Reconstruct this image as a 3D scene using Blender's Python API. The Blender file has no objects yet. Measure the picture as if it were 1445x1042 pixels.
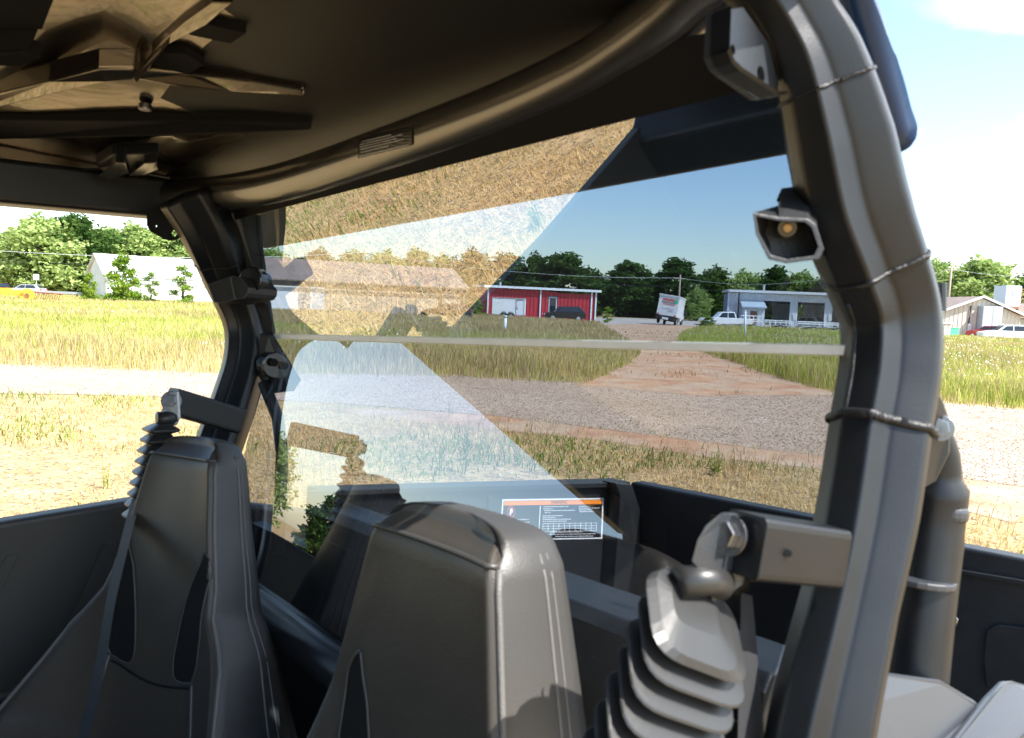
import bpy, bmesh, math, random
import numpy as np
from math import radians, sin, cos, pi, sqrt, atan2
from mathutils import Vector, Matrix
random.seed(7); rng = np.random.default_rng(7)
SC = bpy.context.scene
COL = SC.collection

# ------------------------------------------------------------------ camera
F, CX, CY = 1045., 722.5, 521.
PITCH, ROLL = radians(4.98), radians(2.4)
CAM = Vector((0, 0, 1.6))
MR = Matrix.Rotation(pi/2-PITCH, 3, 'X') @ Matrix.Rotation(ROLL, 3, 'Z')
cd = bpy.data.cameras.new('camera'); cam = bpy.data.objects.new('camera', cd); COL.objects.link(cam)
cam.matrix_world = Matrix.Translation(CAM) @ MR.to_4x4()
cd.sensor_width = 36; cd.lens = 36*F/1445; cd.clip_start = .02; cd.clip_end = 3000
cd.dof.use_dof = True; cd.dof.focus_distance = 7; cd.dof.aperture_fstop = 10
SC.camera = cam

# ------------------------------------------------------------------ light
SUN = Vector((.52, -.34, .78)).normalized()
sl = bpy.data.lights.new('sun', 'SUN'); sl.energy = 4.2; sl.angle = radians(.5); sl.color = (1, .95, .87)
so = bpy.data.objects.new('sun', sl); COL.objects.link(so)
so.rotation_euler = SUN.to_track_quat('Z', 'Y').to_euler(); so.location = (6, -4, 12)
W = bpy.data.worlds.new('World'); SC.world = W; W.use_nodes = True
nt = W.node_tree; nd = nt.nodes; lk = nt.links
bg = nd['Background']; sky = nd.new('ShaderNodeTexSky'); sky.sky_type = 'NISHITA'; sky.sun_disc = False
sky.sun_elevation = math.asin(SUN.z); sky.sun_rotation = atan2(SUN.x, SUN.y)
sky.air_density = 1.2; sky.dust_density = .6; sky.ozone_density = 1.5
bg.inputs[1].default_value = .12
tc = nd.new('ShaderNodeTexCoord'); mp = nd.new('ShaderNodeMapping'); mp.inputs['Scale'].default_value = (1.6, 1.6, 5)
mp.inputs['Location'].default_value = (1.3, .4, 0)
nz = nd.new('ShaderNodeTexNoise'); nz.inputs['Scale'].default_value = 1.4; nz.inputs['Detail'].default_value = 7; nz.inputs['Roughness'].default_value = .55
rp = nd.new('ShaderNodeValToRGB'); rp.color_ramp.elements[0].position = .44; rp.color_ramp.elements[1].position = .62
rp.color_ramp.elements[1].color = (.75, .75, .75, 1)
mx = nd.new('ShaderNodeMixRGB'); mx.inputs[2].default_value = (15, 15.5, 16, 1)
lk.new(tc.outputs['Generated'], mp.inputs[0]); lk.new(mp.outputs[0], nz.inputs[0]); lk.new(nz.outputs[0], rp.inputs[0])
sx = nd.new('ShaderNodeSeparateXYZ'); lk.new(tc.outputs['Generated'], sx.inputs[0])
mr = nd.new('ShaderNodeMapRange'); mr.inputs[1].default_value = .38; mr.inputs[2].default_value = .62; lk.new(sx.outputs[0], mr.inputs[0])
mu = nd.new('ShaderNodeMath'); mu.operation = 'MULTIPLY'; lk.new(rp.outputs[0], mu.inputs[0]); lk.new(mr.outputs[0], mu.inputs[1])
lk.new(mu.outputs[0], mx.inputs[0]); lk.new(sky.outputs[0], mx.inputs[1]); lk.new(mx.outputs[0], bg.inputs[0])
SC.view_settings.view_transform = 'Standard'; SC.view_settings.look = 'None'
SC.view_settings.exposure = 1.6; SC.view_settings.gamma = 1
SC.render.engine = 'CYCLES'
SC.cycles.transparent_max_bounces = 24; SC.cycles.max_bounces = 8

# ------------------------------------------------------------------ helpers
def ray(x, y): return MR @ Vector(((x-CX)/F, -(y-CY)/F, -1))
def at(x, y, d): return CAM + ray(x, y)*d
def gp(x, y):                                   # point of the level ground seen at a place in the photo
    r = ray(x, y); return CAM + r*(CAM.z/-r.z)
def tag(o, label=None, cat=None, group=None, kind=None):
    if label: o['label'] = label
    if cat: o['category'] = cat
    if group: o['group'] = group
    if kind: o['kind'] = kind
    return o
def par(o, p):
    if p is not None:
        o.parent = p; o.matrix_parent_inverse = PW[p.name].inverted()
    return o
PW = {}
def empty(name, loc=(0, 0, 0), rz=0, label=None, cat=None, group=None, rx=0, ry=0):
    o = bpy.data.objects.new(name, None); COL.objects.link(o); o.location = loc; o.rotation_euler = (rx, ry, rz)
    o.empty_display_size = .2
    PW[o.name] = Matrix.Identity(4)
    return tag(o, label, cat, group)
def link(name, me, mats, parent=None, smooth=False, bevel=0, sub=0, auto=None):
    o = bpy.data.objects.new(name, me); COL.objects.link(o)
    for m in (mats if isinstance(mats, (list, tuple)) else [mats]): me.materials.append(m)
    if smooth or auto: me.shade_smooth()
    if bevel:
        b = o.modifiers.new('b', 'BEVEL'); b.width = bevel; b.segments = 3; b.limit_method = 'ANGLE'; b.angle_limit = radians(40); b.harden_normals = False
    if sub: s = o.modifiers.new('s', 'SUBSURF'); s.levels = s.render_levels = sub
    if parent is not None:
        o.parent = parent; o.matrix_parent_inverse = PW.get(parent.name, Matrix.Identity(4)).inverted()
    PW[o.name] = Matrix.Identity(4)
    return o
def mesh(vs, fs, name='m', mi=None):
    me = bpy.data.meshes.new(name); me.from_pydata([tuple(v) for v in vs], [], fs)
    if mi: me.polygons.foreach_set('material_index', mi)
    me.update(); return me
def fixn(me):
    bm = bmesh.new(); bm.from_mesh(me); bmesh.ops.recalc_face_normals(bm, faces=bm.faces); bm.to_mesh(me); bm.free(); return me
class MB:                                       # collects simple solids into one mesh
    def __init__(s): s.v = []; s.f = []; s.m = []
    def add(s, vs, fs, m=0):
        n = len(s.v); s.v += [Vector(v) for v in vs]; s.f += [[i+n for i in f] for f in fs]; s.m += [m]*len(fs); return s
    def box(s, x0, x1, y0, y1, z0, z1, m=0, M=None):
        vs = [Vector((x, y, z)) for z in (z0, z1) for y in (y0, y1) for x in (x0, x1)]
        if M: vs = [M @ v for v in vs]
        return s.add(vs, [[0, 2, 3, 1], [4, 5, 7, 6], [0, 1, 5, 4], [2, 6, 7, 3], [0, 4, 6, 2], [1, 3, 7, 5]], m)
    def prism(s, pts, ext, m=0):                # polygon pushed along a vector
        n = len(pts); ext = Vector(ext); pts = [Vector(p) for p in pts]
        fs = [list(range(n)), [2*n-1-i for i in range(n)]] + [[i, (i+1) % n, n+(i+1) % n, n+i] for i in range(n)]
        return s.add(pts+[p+ext for p in pts], fs, m)
    def tube(s, path, r, n=12, m=0, caps=True, ref=None, sec=None):
        path = [Vector(p) for p in path]; rings = []
        up = Vector(ref) if ref is not None else None; T0 = (path[1]-path[0]).normalized()
        if up is None: up = T0.orthogonal()
        for i, p in enumerate(path):
            T = (path[min(i+1, len(path)-1)]-path[max(i-1, 0)]).normalized()
            A = (up-T*up.dot(T)).normalized(); B = T.cross(A)
            if ref is None: up = A
            rr = r[i] if isinstance(r, (list, tuple)) else r
            if sec: rings.append([p+A*a*rr+B*b*rr for a, b in sec])
            else: rings.append([p+A*cos(2*pi*k/n)*rr+B*sin(2*pi*k/n)*rr for k in range(n)])
        k = len(rings[0]); vs = [v for q in rings for v in q]; fs = []
        for i in range(len(rings)-1):
            for j in range(k): fs.append([i*k+j, i*k+(j+1) % k, (i+1)*k+(j+1) % k, (i+1)*k+j])
        if caps: fs += [list(range(k))[::-1], [len(vs)-k+j for j in range(k)]]
        return s.add(vs, fs, m)
    def build(s, name, mats, parent=None, smooth=False, bevel=0, sub=0, fix=True):
        me = mesh(s.v, s.f, name, s.m)
        if fix: fixn(me)
        return link(name, me, mats, parent, smooth, bevel, sub)
def crom(pts, n=8):                             # smooth path through points (any dimension)
    P = [Vector(p) for p in pts]; P = [P[0]*2-P[1]]+P+[P[-1]*2-P[-2]]; out = []
    for i in range(1, len(P)-2):
        for k in range(n):
            t = k/n; a, b, c, d = P[i-1], P[i], P[i+1], P[i+2]
            out.append(.5*((2*b)+(c-a)*t+(2*a-5*b+4*c-d)*t*t+(3*b-a-3*c+d)*t**3))
    out.append(P[-2]); return out
def roundsec(pts, r=.2, n=3):                   # rounds the corners of a section polygon
    out = []; N = len(pts)
    for i in range(N):
        a, b, c = Vector(pts[i-1]), Vector(pts[i]), Vector(pts[(i+1) % N])
        p = b+(a-b).normalized()*min(r, (a-b).length*.45); q = b+(c-b).normalized()*min(r, (c-b).length*.45)
        for k in range(n+1):
            t = k/n; out.append(((p*(1-t)**2+b*2*t*(1-t)+q*t*t).x, (p*(1-t)**2+b*2*t*(1-t)+q*t*t).y))
    return out

# ------------------------------------------------------------------ materials
def mat(name, col, rough=.5, metal=0, spec=.5, nscale=0, namt=0, bump=0, bscale=200, col2=None, coat=0, trans=0, coord='Object', bdist=.002, ior=1.5):
    m = bpy.data.materials.new(name); m.use_nodes = True; t = m.node_tree; n = t.nodes; b = n['Principled BSDF']
    b.inputs['Base Color'].default_value = (*col, 1); b.inputs['Roughness'].default_value = rough
    b.inputs['Metallic'].default_value = metal; b.inputs['Specular IOR Level'].default_value = spec
    b.inputs['Coat Weight'].default_value = coat; b.inputs['IOR'].default_value = ior
    if nscale or bump:
        c = n.new('ShaderNodeTexCoord')
    if nscale:
        z = n.new('ShaderNodeTexNoise'); z.inputs['Scale'].default_value = nscale; z.inputs['Detail'].default_value = 6; z.inputs['Roughness'].default_value = .65
        t.links.new(c.outputs[coord], z.inputs[0])
        r = n.new('ShaderNodeValToRGB'); r.color_ramp.elements[0].position = .35; r.color_ramp.elements[1].position = .68
        c2 = col2 or [v*(1-namt) for v in col]
        r.color_ramp.elements[0].color = (*c2, 1); r.color_ramp.elements[1].color = (*[min(1, v*(1+namt*.5)) for v in col], 1)
        t.links.new(z.outputs[0], r.inputs[0]); t.links.new(r.outputs[0], b.inputs['Base Color'])
    if bump:
        z2 = n.new('ShaderNodeTexNoise'); z2.inputs['Scale'].default_value = bscale; z2.inputs['Detail'].default_value = 3
        t.links.new(c.outputs[coord], z2.inputs[0])
        bp = n.new('ShaderNodeBump'); bp.inputs['Strength'].default_value = bump; bp.inputs['Distance'].default_value = bdist
        t.links.new(z2.outputs[0], bp.inputs['Height']); t.links.new(bp.outputs[0], b.inputs['Normal'])
    return m
def roof_plastic():
    m = mat('roof_plastic', (.035, .034, .033), .34, spec=.7)
    return m
M = {}
M['roof'] = mat('roof_plastic', (.012, .0105, .009), .27, spec=.6, bump=.12, bscale=14, bdist=.003, coat=.9, ior=2.1)
M['roof'].node_tree.nodes['Principled BSDF'].inputs['Specular Tint'].default_value = (1, .8, .55, 1)  # warm tint paints golden ground light into the roof's sheen
M['gloss'] = mat('gloss_black_plastic', (.012, .013, .016), .14, spec=.8)
M['steel'] = mat('painted_frame', (.008, .0095, .012), .38, spec=.34, bump=.12, bscale=420, bdist=.001, nscale=9, namt=.25, ior=1.6)
M['weld'] = mat('weld_bead', (.012, .012, .014), .42, spec=.4, bump=.5, bscale=300)
M['plastic'] = mat('black_bed_plastic', (.018, .019, .021), .42, spec=.5, bump=.25, bscale=350, nscale=14, namt=.3)
M['dark'] = mat('matt_black', (.008, .008, .009), .8, spec=.2)
M['vinyl'] = mat('seat_vinyl', (.05, .044, .037), .42, spec=.55, bump=.5, bscale=700, bdist=.0008, nscale=6, namt=.15)
M['vinyl2'] = mat('seat_vinyl_side', (.05, .048, .046), .42, spec=.6, bump=.5, bscale=600, bdist=.0008)
M['pipe'] = mat('seat_piping', (.13, .125, .12), .5, spec=.5, bump=.4, bscale=500)
M['web'] = mat('belt_webbing', (.03, .031, .034), .7, spec=.3, bump=.4, bscale=900)
M['rubber'] = mat('bellows_rubber', (.026, .026, .026), .38, spec=.5, bump=.05, bscale=200)
M['zinc'] = mat('zinc_bolt', (.33, .33, .34), .3, metal=1, nscale=60, namt=.3)
M['brass'] = mat('brass', (.3, .19, .09), .4, metal=1)
M['alu'] = mat('pale_joining_strip', (.95, .95, .93), .35, spec=.5, nscale=20, namt=.08)
M['silver'] = mat('silver_plastic', (.03, .033, .04), .4, spec=.6)
M['door'] = mat('door_plastic', (.035, .033, .03), .5, spec=.5, bump=.3, bscale=250)
M['paint_w'] = mat('white_paint', (.78, .79, .8), .35, coat=.3, nscale=2.5, namt=.06)
M['paint_k'] = mat('black_paint', (.012, .013, .018), .15, coat=.6)
M['paint_r'] = mat('red_paint', (.5, .03, .03), .25, coat=.5)
M['paint_s'] = mat('silver_paint', (.45, .47, .5), .3, coat=.4, metal=.3)
M['tyre'] = mat('tyre', (.02, .02, .02), .8)
M['rim'] = mat('rim', (.5, .5, .52), .3, metal=.8)
M['cglass'] = mat('car_glass', (.02, .025, .03), .06, spec=.8)
M['tail'] = mat('tail_light', (.35, .01, .01), .25)
M['lab_o'] = mat('label_orange', (.85, .25, .03), .4)
M['lab_w'] = mat('label_white', (.75, .75, .75), .4)
M['lab_k'] = mat('label_black', (.015, .015, .017), .35)
M['lab_r'] = mat('label_red', (.6, .04, .05), .4)
M['lab_g'] = mat('label_green', (.1, .5, .3), .4)
M['wood'] = mat('weathered_pole', (.32, .28, .22), .8, nscale=8, namt=.3)
M['bark'] = mat('bark', (.12, .09, .065), .9, nscale=5, namt=.4)
M['yellow'] = mat('yellow_machine_paint', (.75, .42, .05), .45, nscale=4, namt=.3)
M['rust'] = mat('rusty_steel', (.28, .13, .07), .8, nscale=6, namt=.4)
M['concrete'] = mat('concrete', (.4, .38, .35), .8, nscale=2, namt=.2)
M['galv'] = mat('galvanised', (.5, .53, .56), .45, metal=.4, nscale=1.2, namt=.15)
def ribbed(name, col, per=.3, depth=.02, rough=.5, axis=0, metal=0):        # sheet metal cladding with pressed ribs
    m = mat(name, col, rough, metal=metal, nscale=.6, namt=.14); t = m.node_tree; n = t.nodes; b = n['Principled BSDF']
    c = n.new('ShaderNodeTexCoord'); s = n.new('ShaderNodeSeparateXYZ'); t.links.new(c.outputs['Object'], s.inputs[0])
    a = n.new('ShaderNodeMath'); a.operation = 'MULTIPLY'; a.inputs[1].default_value = 2*pi/per
    g = n.new('ShaderNodeNewGeometry'); sn = n.new('ShaderNodeSeparateXYZ'); t.links.new(g.outputs['True Normal'], sn.inputs[0])
    ad = n.new('ShaderNodeMath'); ad.operation = 'ADD'
    t.links.new(s.outputs[0], ad.inputs[0]); t.links.new(s.outputs[1], ad.inputs[1])
    t.links.new(ad.outputs[0], a.inputs[0])
    w = n.new('ShaderNodeMath'); w.operation = 'SINE'; t.links.new(a.outputs[0], w.inputs[0])
    p = n.new('ShaderNodeMath'); p.operation = 'POWER'; ab = n.new('ShaderNodeMath'); ab.operation = 'ABSOLUTE'
    t.links.new(w.outputs[0], ab.inputs[0]); t.links.new(ab.outputs[0], p.inputs[0]); p.inputs[1].default_value = 6
    bp = n.new('ShaderNodeBump'); bp.inputs['Strength'].default_value = 1; bp.inputs['Distance'].default_value = depth
    t.links.new(p.outputs[0], bp.inputs['Height']); t.links.new(bp.outputs[0], b.inputs['Normal'])
    return m
M['clad_r'] = ribbed('red_cladding', (.42, .022, .035), .9, .06)
M['clad_w'] = ribbed('white_cladding', (.62, .66, .72), .9, .04)
M['clad_wl'] = ribbed('bright_white_cladding', (.8, .8, .78), .9, .04)
M['clad_b'] = ribbed('blue_cladding', (.16, .22, .36), .9, .05)
M['clad_t'] = ribbed('tan_cladding', (.42, .34, .25), .9, .05)
M['clad_c'] = ribbed('cream_cladding', (.6, .54, .46), .9, .06)
M['roof_g'] = ribbed('grey_roof_sheet', (.5, .51, .52), .9, .05, .4)
M['roof_t'] = ribbed('brown_roof_sheet', (.27, .2, .165), .9, .05, .6)
M['roof_w'] = ribbed('white_roof_sheet', (.75, .76, .78), .9, .04, .4)
M['trim_w'] = mat('white_trim', (.7, .72, .75), .5)
M['trim_b'] = mat('pale_blue_trim', (.5, .6, .7), .5)
M['inside'] = mat('dark_interior', (.03, .035, .04), .9)
M['duct'] = mat('grey_blue_duct', (.4, .48, .55), .45, nscale=2, namt=.1)

def leafmat(name, a, b, c, tr=.35, scale=.35):
    m = bpy.data.materials.new(name); m.use_nodes = True; t = m.node_tree; n = t.nodes; n.clear()
    out = n.new('ShaderNodeOutputMaterial'); d = n.new('ShaderNodeBsdfDiffuse'); tl = n.new('ShaderNodeBsdfTranslucent'); mx = n.new('ShaderNodeMixShader')
    g = n.new('ShaderNodeAttribute'); g.attribute_name = 'shade'; oi = n.new('ShaderNodeObjectInfo')
    tc = n.new('ShaderNodeTexCoord'); nz = n.new('ShaderNodeTexNoise'); nz.inputs['Scale'].default_value = scale; nz.inputs['Detail'].default_value = 2
    t.links.new(tc.outputs['Object'], nz.inputs[0])
    ad = n.new('ShaderNodeMath'); ad.operation = 'MULTIPLY_ADD'; ad.inputs[1].default_value = .45
    t.links.new(g.outputs['Fac'], ad.inputs[0]); 
    sc = n.new('ShaderNodeMath'); sc.operation = 'MULTIPLY_ADD'; sc.inputs[1].default_value = .9; sc.inputs[2].default_value = -.2
    t.links.new(nz.outputs[0], sc.inputs[0]); t.links.new(sc.outputs[0], ad.inputs[2])
    ob = n.new('ShaderNodeMath'); ob.operation = 'MULTIPLY_ADD'; ob.inputs[1].default_value = .3; t.links.new(oi.outputs['Random'], ob.inputs[0]); t.links.new(ad.outputs[0], ob.inputs[2])
    r = n.new('ShaderNodeValToRGB'); e = r.color_ramp.elements; e[0].position = .1; e[0].color = (*a, 1); e[1].position = .95; e[1].color = (*c, 1)
    k = e.new(.5); k.color = (*b, 1)
    t.links.new(ob.outputs[0], r.inputs[0]); t.links.new(r.outputs[0], d.inputs[0]); t.links.new(r.outputs[0], tl.inputs[0])
    mx.inputs[0].default_value = tr; t.links.new(d.outputs[0], mx.inputs[1]); t.links.new(tl.outputs[0], mx.inputs[2]); t.links.new(mx.outputs[0], out.inputs[0])
    return m
M['leaf_d'] = leafmat('leaf_dark', (.018, .05, .014), (.045, .1, .025), (.1, .16, .035))
M['leaf_m'] = leafmat('leaf_mid', (.12, .2, .05), (.26, .36, .11), (.4, .5, .18))
M['leaf_l'] = leafmat('leaf_light', (.06, .12, .015), (.15, .26, .03), (.28, .38, .05))
M['g_green'] = leafmat('grass_green', (.11, .15, .025), (.31, .36, .07), (.56, .56, .17), .3, .25)
M['g_brown'] = leafmat('grass_seedheads', (.26, .19, .09), (.47, .37, .19), (.66, .55, .31), .25, .25)
M['g_straw'] = leafmat('dry_straw', (.36, .22, .09), (.62, .43, .2), (.78, .6, .33), .2, .8)
M['g_short'] = leafmat('short_weeds', (.06, .11, .02), (.14, .21, .045), (.3, .36, .1), .3, .8)
M['flower'] = mat('white_flower', (.8, .8, .76), .7)

# glass of the rear screen: smoked sheet that mirrors the place in front of it
def glassmat(name, tint, refl):
    m = bpy.data.materials.new(name); m.use_nodes = True; t = m.node_tree; n = t.nodes; n.clear()
    out = n.new('ShaderNodeOutputMaterial'); tr = n.new('ShaderNodeBsdfTransparent'); tr.inputs[0].default_value = (*tint, 1)
    gl = n.new('ShaderNodeBsdfGlossy'); gl.inputs['Roughness'].default_value = 0; gl.inputs['Color'].default_value = (1, 1, 1, 1)
    mx = n.new('ShaderNodeMixShader'); lw = n.new('ShaderNodeFresnel'); lw.inputs[0].default_value = 1.55
    ml = n.new('ShaderNodeMath'); ml.operation = 'MULTIPLY_ADD'; ml.inputs[1].default_value = 1.0; ml.inputs[2].default_value = refl; ml.use_clamp = True
    t.links.new(lw.outputs[0], ml.inputs[0]); t.links.new(ml.outputs[0], mx.inputs[0])
    t.links.new(tr.outputs[0], mx.inputs[1]); t.links.new(gl.outputs[0], mx.inputs[2]); t.links.new(mx.outputs[0], out.inputs[0])
    return m
M['glass_f'] = glassmat('smoked_glass_face', (.36, .435, .52), .27); M['glass_l'] = glassmat('smoked_glass_lower', (.36, .395, .44), .14)
mb_ = bpy.data.materials.new('smoked_glass_back'); mb_.use_nodes = True; n_ = mb_.node_tree.nodes; n_.clear()
o_ = n_.new('ShaderNodeOutputMaterial'); t_ = n_.new('ShaderNodeBsdfTransparent'); t_.inputs[0].default_value = (.96, .97, .98, 1); mb_.node_tree.links.new(t_.outputs[0], o_.inputs[0])
M['glass_b'] = mb_

def groundmat(name, cols, scale, bump=.3, bscale=30, bdist=.02, detail=8, speck=0, spk=(.1, .09, .08), big=None):
    m = bpy.data.materials.new(name); m.use_nodes = True; t = m.node_tree; n = t.nodes; b = n['Principled BSDF']
    b.inputs['Roughness'].default_value = .95; b.inputs['Specular IOR Level'].default_value = .1
    c = n.new('ShaderNodeTexCoord'); z = n.new('ShaderNodeTexNoise'); z.inputs['Scale'].default_value = scale; z.inputs['Detail'].default_value = detail; z.inputs['Roughness'].default_value = .7
    t.links.new(c.outputs['Object'], z.inputs[0]); r = n.new('ShaderNodeValToRGB'); e = r.color_ramp.elements
    e[0].position = .3; e[0].color = (*cols[0], 1); e[1].position = .72; e[1].color = (*cols[-1], 1)
    for i, cc in enumerate(cols[1:-1]): k = e.new(.3+.42*(i+1)/(len(cols)-1)); k.color = (*cc, 1)
    t.links.new(z.outputs[0], r.inputs[0]); last = r.outputs[0]
    if big:
        z3 = n.new('ShaderNodeTexNoise'); z3.inputs['Scale'].default_value = big[0]; z3.inputs['Detail'].default_value = 5; t.links.new(c.outputs['Object'], z3.inputs[0])
        r3 = n.new('ShaderNodeValToRGB'); r3.color_ramp.elements[0].position = .42; r3.color_ramp.elements[1].position = .6; t.links.new(z3.outputs[0], r3.inputs[0])
        x3 = n.new('ShaderNodeMixRGB'); x3.inputs[2].default_value = (*big[1], 1)
        f3 = n.new('ShaderNodeMath'); f3.operation = 'MULTIPLY'; f3.inputs[1].default_value = big[2]; t.links.new(r3.outputs[0], f3.inputs[0])
        t.links.new(f3.outputs[0], x3.inputs[0]); t.links.new(last, x3.inputs[1]); last = x3.outputs[0]
    if speck:
        v = n.new('ShaderNodeTexVoronoi'); v.inputs['Scale'].default_value = speck; t.links.new(c.outputs['Object'], v.inputs[0])
        rr = n.new('ShaderNodeValToRGB'); rr.color_ramp.interpolation = 'LINEAR'; rr.color_ramp.elements[0].position = .12; rr.color_ramp.elements[1].position = .34
        sp = n.new('ShaderNodeSeparateColor'); t.links.new(v.outputs['Color'], sp.inputs[0]); t.links.new(sp.outputs[0], rr.inputs[0])
        x = n.new('ShaderNodeMixRGB'); x.inputs[1].default_value = (*spk, 1); t.links.new(rr.outputs[0], x.inputs[0]); t.links.new(last, x.inputs[2]); last = x.outputs[0]
    t.links.new(last, b.inputs['Base Color'])
    z2 = n.new('ShaderNodeTexNoise'); z2.inputs['Scale'].default_value = bscale; z2.inputs['Detail'].default_value = 6; t.links.new(c.outputs['Object'], z2.inputs[0])
    bp = n.new('ShaderNodeBump'); bp.inputs['Strength'].default_value = bump; bp.inputs['Distance'].default_value = bdist
    t.links.new(z2.outputs[0], bp.inputs['Height']); t.links.new(bp.outputs[0], b.inputs['Normal'])
    return m
M['ground'] = groundmat('dry_field_soil', [(.25, .155, .075), (.48, .33, .17), (.62, .46, .26)], 3.5, .8, 22, .03, speck=30, spk=(.2, .15, .09), big=(.5, (.3, .27, .12), .4))
M['gravel'] = groundmat('crushed_stone', [(.33, .235, .17), (.5, .385, .295), (.62, .51, .41)], 7, .9, 45, .02, speck=70, spk=(.24, .18, .14), big=(.45, (.4, .3, .21), .6))
M['dirt'] = groundmat('red_clay', [(.29, .145, .085), (.43, .25, .15), (.55, .38, .26)], 1.8, .7, 12, .03, big=(.8, (.45, .36, .27), .6))
M['lot'] = groundmat('pale_lot', [(.3, .28, .26), (.4, .37, .34), (.46, .42, .38)], .8, .2, 10, .01, big=(.15, (.36, .28, .22), .5))
M['asphalt'] = groundmat('road_asphalt', [(.3, .29, .28), (.36, .35, .33), (.4, .38, .36)], 1, .1, 10, .01)

# ------------------------------------------------------------------ ground, gravel road, clay track, lot
def sheet(name, poly, z, m, jit=.15, sub=10):
    out = []
    for i, p in enumerate(poly):
        q = poly[(i+1) % len(poly)]; p = Vector(p); q = Vector(q); k = max(1, int((q-p).length/ (sub*.08)))
        k = min(k, 120)
        for j in range(k):
            u = p.lerp(q, j/k); d = max(1, u.length)
            out.append((u.x+random.uniform(-1, 1)*jit*(.5+d*.03), u.y+random.uniform(-1, 1)*jit*(.5+d*.03), z))
    me = mesh(out, [list(range(len(out)))], name)
    bm = bmesh.new(); bm.from_mesh(me); bmesh.ops.triangulate(bm, faces=bm.faces); bmesh.ops.recalc_face_normals(bm, faces=bm.faces)
    for f in bm.faces:
        if f.normal.z < 0: f.normal_flip()
    bm.to_mesh(me); bm.free()
    o = link(name, me, m); tag(o, kind='structure'); return o
def g2(x, y): p = gp(x, y); return (p.x, p.y)
N = 61; gv = []
for j in range(N):
    for i in range(N):
        u = (i/(N-1)*2-1); v = (j/(N-1)*2-1); gv.append((700*u*abs(u), 700*v*abs(v), 0))
o = link('ground', mesh(gv, [[j*N+i, j*N+i+1, (j+1)*N+i+1, (j+1)*N+i] for j in range(N-1) for i in range(N-1)]), M['ground']); tag(o, kind='structure')
rl = g2(0, 514); rr_ = g2(1445, 578)
GRAVEL = [(-40, rl[1]+.6), (-20, rl[1]+.2), rl, g2(300, 527), g2(640, 531), g2(800, 540), g2(860, 538), g2(900, 541), g2(1000, 540), g2(1180, 556), rr_, (20, 8.6), (30, 6),
          (30, 1.5), g2(1445, 690), g2(1300, 668), g2(1160, 642), g2(1000, 624), g2(850, 606), g2(700, 588), g2(560, 576), g2(400, 566), g2(200, 560), g2(0, 556), (-20, 9.6), (-40, 9.8)]
sheet('gravel_road', GRAVEL, .008, M['gravel'])
STRIP = [g2(470, 575), g2(700, 584), g2(850, 602), g2(1000, 619), g2(1160, 638), g2(1445, 686), g2(1445, 745), g2(1160, 668), g2(1000, 648), g2(850, 624), g2(700, 606), g2(560, 590)]
sheet('clay_verge', STRIP, .004, M['dirt'], .25)
TRACK = [g2(820, 545), g2(880, 520), g2(905, 500), g2(890, 484), g2(862, 472), g2(838, 462), g2(850, 458), g2(930, 458), g2(1000, 461), g2(968, 472), g2(955, 482), g2(985, 496), g2(1040, 514), g2(1100, 535), g2(1190, 558), g2(1000, 560)]
sheet('clay_track', TRACK, .012, M['dirt'], .22)
LOT = [g2(800, 457), g2(930, 461.5), g2(1010, 464), g2(1180, 468), g2(1500, 480), (110, 90), (60, 96), g2(985, 453), g2(900, 449.5), g2(700, 447), g2(690, 450)]
sheet('parking_lot', LOT, .004, M['lot'], .1)
sheet('far_road', [(-260, 150), (-40, 148), (60, 140), (260, 120), (260, 127), (60, 147), (-40, 156), (-260, 158)], .004, M['asphalt'], .02, 60)

def inpoly(P, X, Y):
    ins = np.zeros(len(X), bool); n = len(P)
    for i in range(n):
        x1, y1 = P[i]; x2, y2 = P[(i+1) % n]
        c = ((y1 > Y) != (y2 > Y)); xi = (x2-x1)*(Y-y1)/((y2-y1) if y2 != y1 else 1e-9)+x1
        ins ^= c & (X < xi)
    return ins
def blades(name, X, Y, h, w, lean, m, seg=1, label=None, cat='grass', kind='stuff', z0=0, Z=None):
    n = len(X); a = rng.uniform(0, 2*pi, n); la = rng.uniform(0, 2*pi, n)
    h = np.broadcast_to(h, n); w = np.broadcast_to(w, n)
    Z = np.zeros(n)+z0 if Z is None else Z
    dx, dy = np.cos(a)*w*.5, np.sin(a)*w*.5; lx, ly = np.cos(la)*h*lean, np.sin(la)*h*lean
    V = np.empty((n, 5, 3)); 
    V[:, 0] = np.stack([X-dx, Y-dy, Z], 1); V[:, 1] = np.stack([X+dx, Y+dy, Z], 1)
    V[:, 2] = np.stack([X+dx*.8+lx*.35, Y+dy*.8+ly*.35, Z+h*.6], 1); V[:, 3] = np.stack([X-dx*.8+lx*.35, Y-dy*.8+ly*.35, Z+h*.6], 1)
    V[:, 4] = np.stack([X+lx, Y+ly, Z+h*(1-lean*.3)], 1)
    me = bpy.data.meshes.new(name); me.vertices.add(n*5); me.vertices.foreach_set('co', V.ravel())
    b = np.arange(n)[:, None]*5
    li = np.concatenate([b+np.array([[0, 1, 2, 3]]), b+np.array([[3, 2, 4]])], 1).ravel()
    me.loops.add(n*7); me.loops.foreach_set('vertex_index', li)
    me.polygons.add(n*2); ls = np.stack([np.arange(n)*7, np.arange(n)*7+4], 1).ravel(); me.polygons.foreach_set('loop_start', ls)
    me.update(calc_edges=True)
    at_ = me.attributes.new('shade', 'FLOAT', 'POINT'); at_.data.foreach_set('value', np.repeat(rng.random(n), 5))
    o = link(name, me, m); tag(o, label, cat, kind=kind); return o
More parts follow.
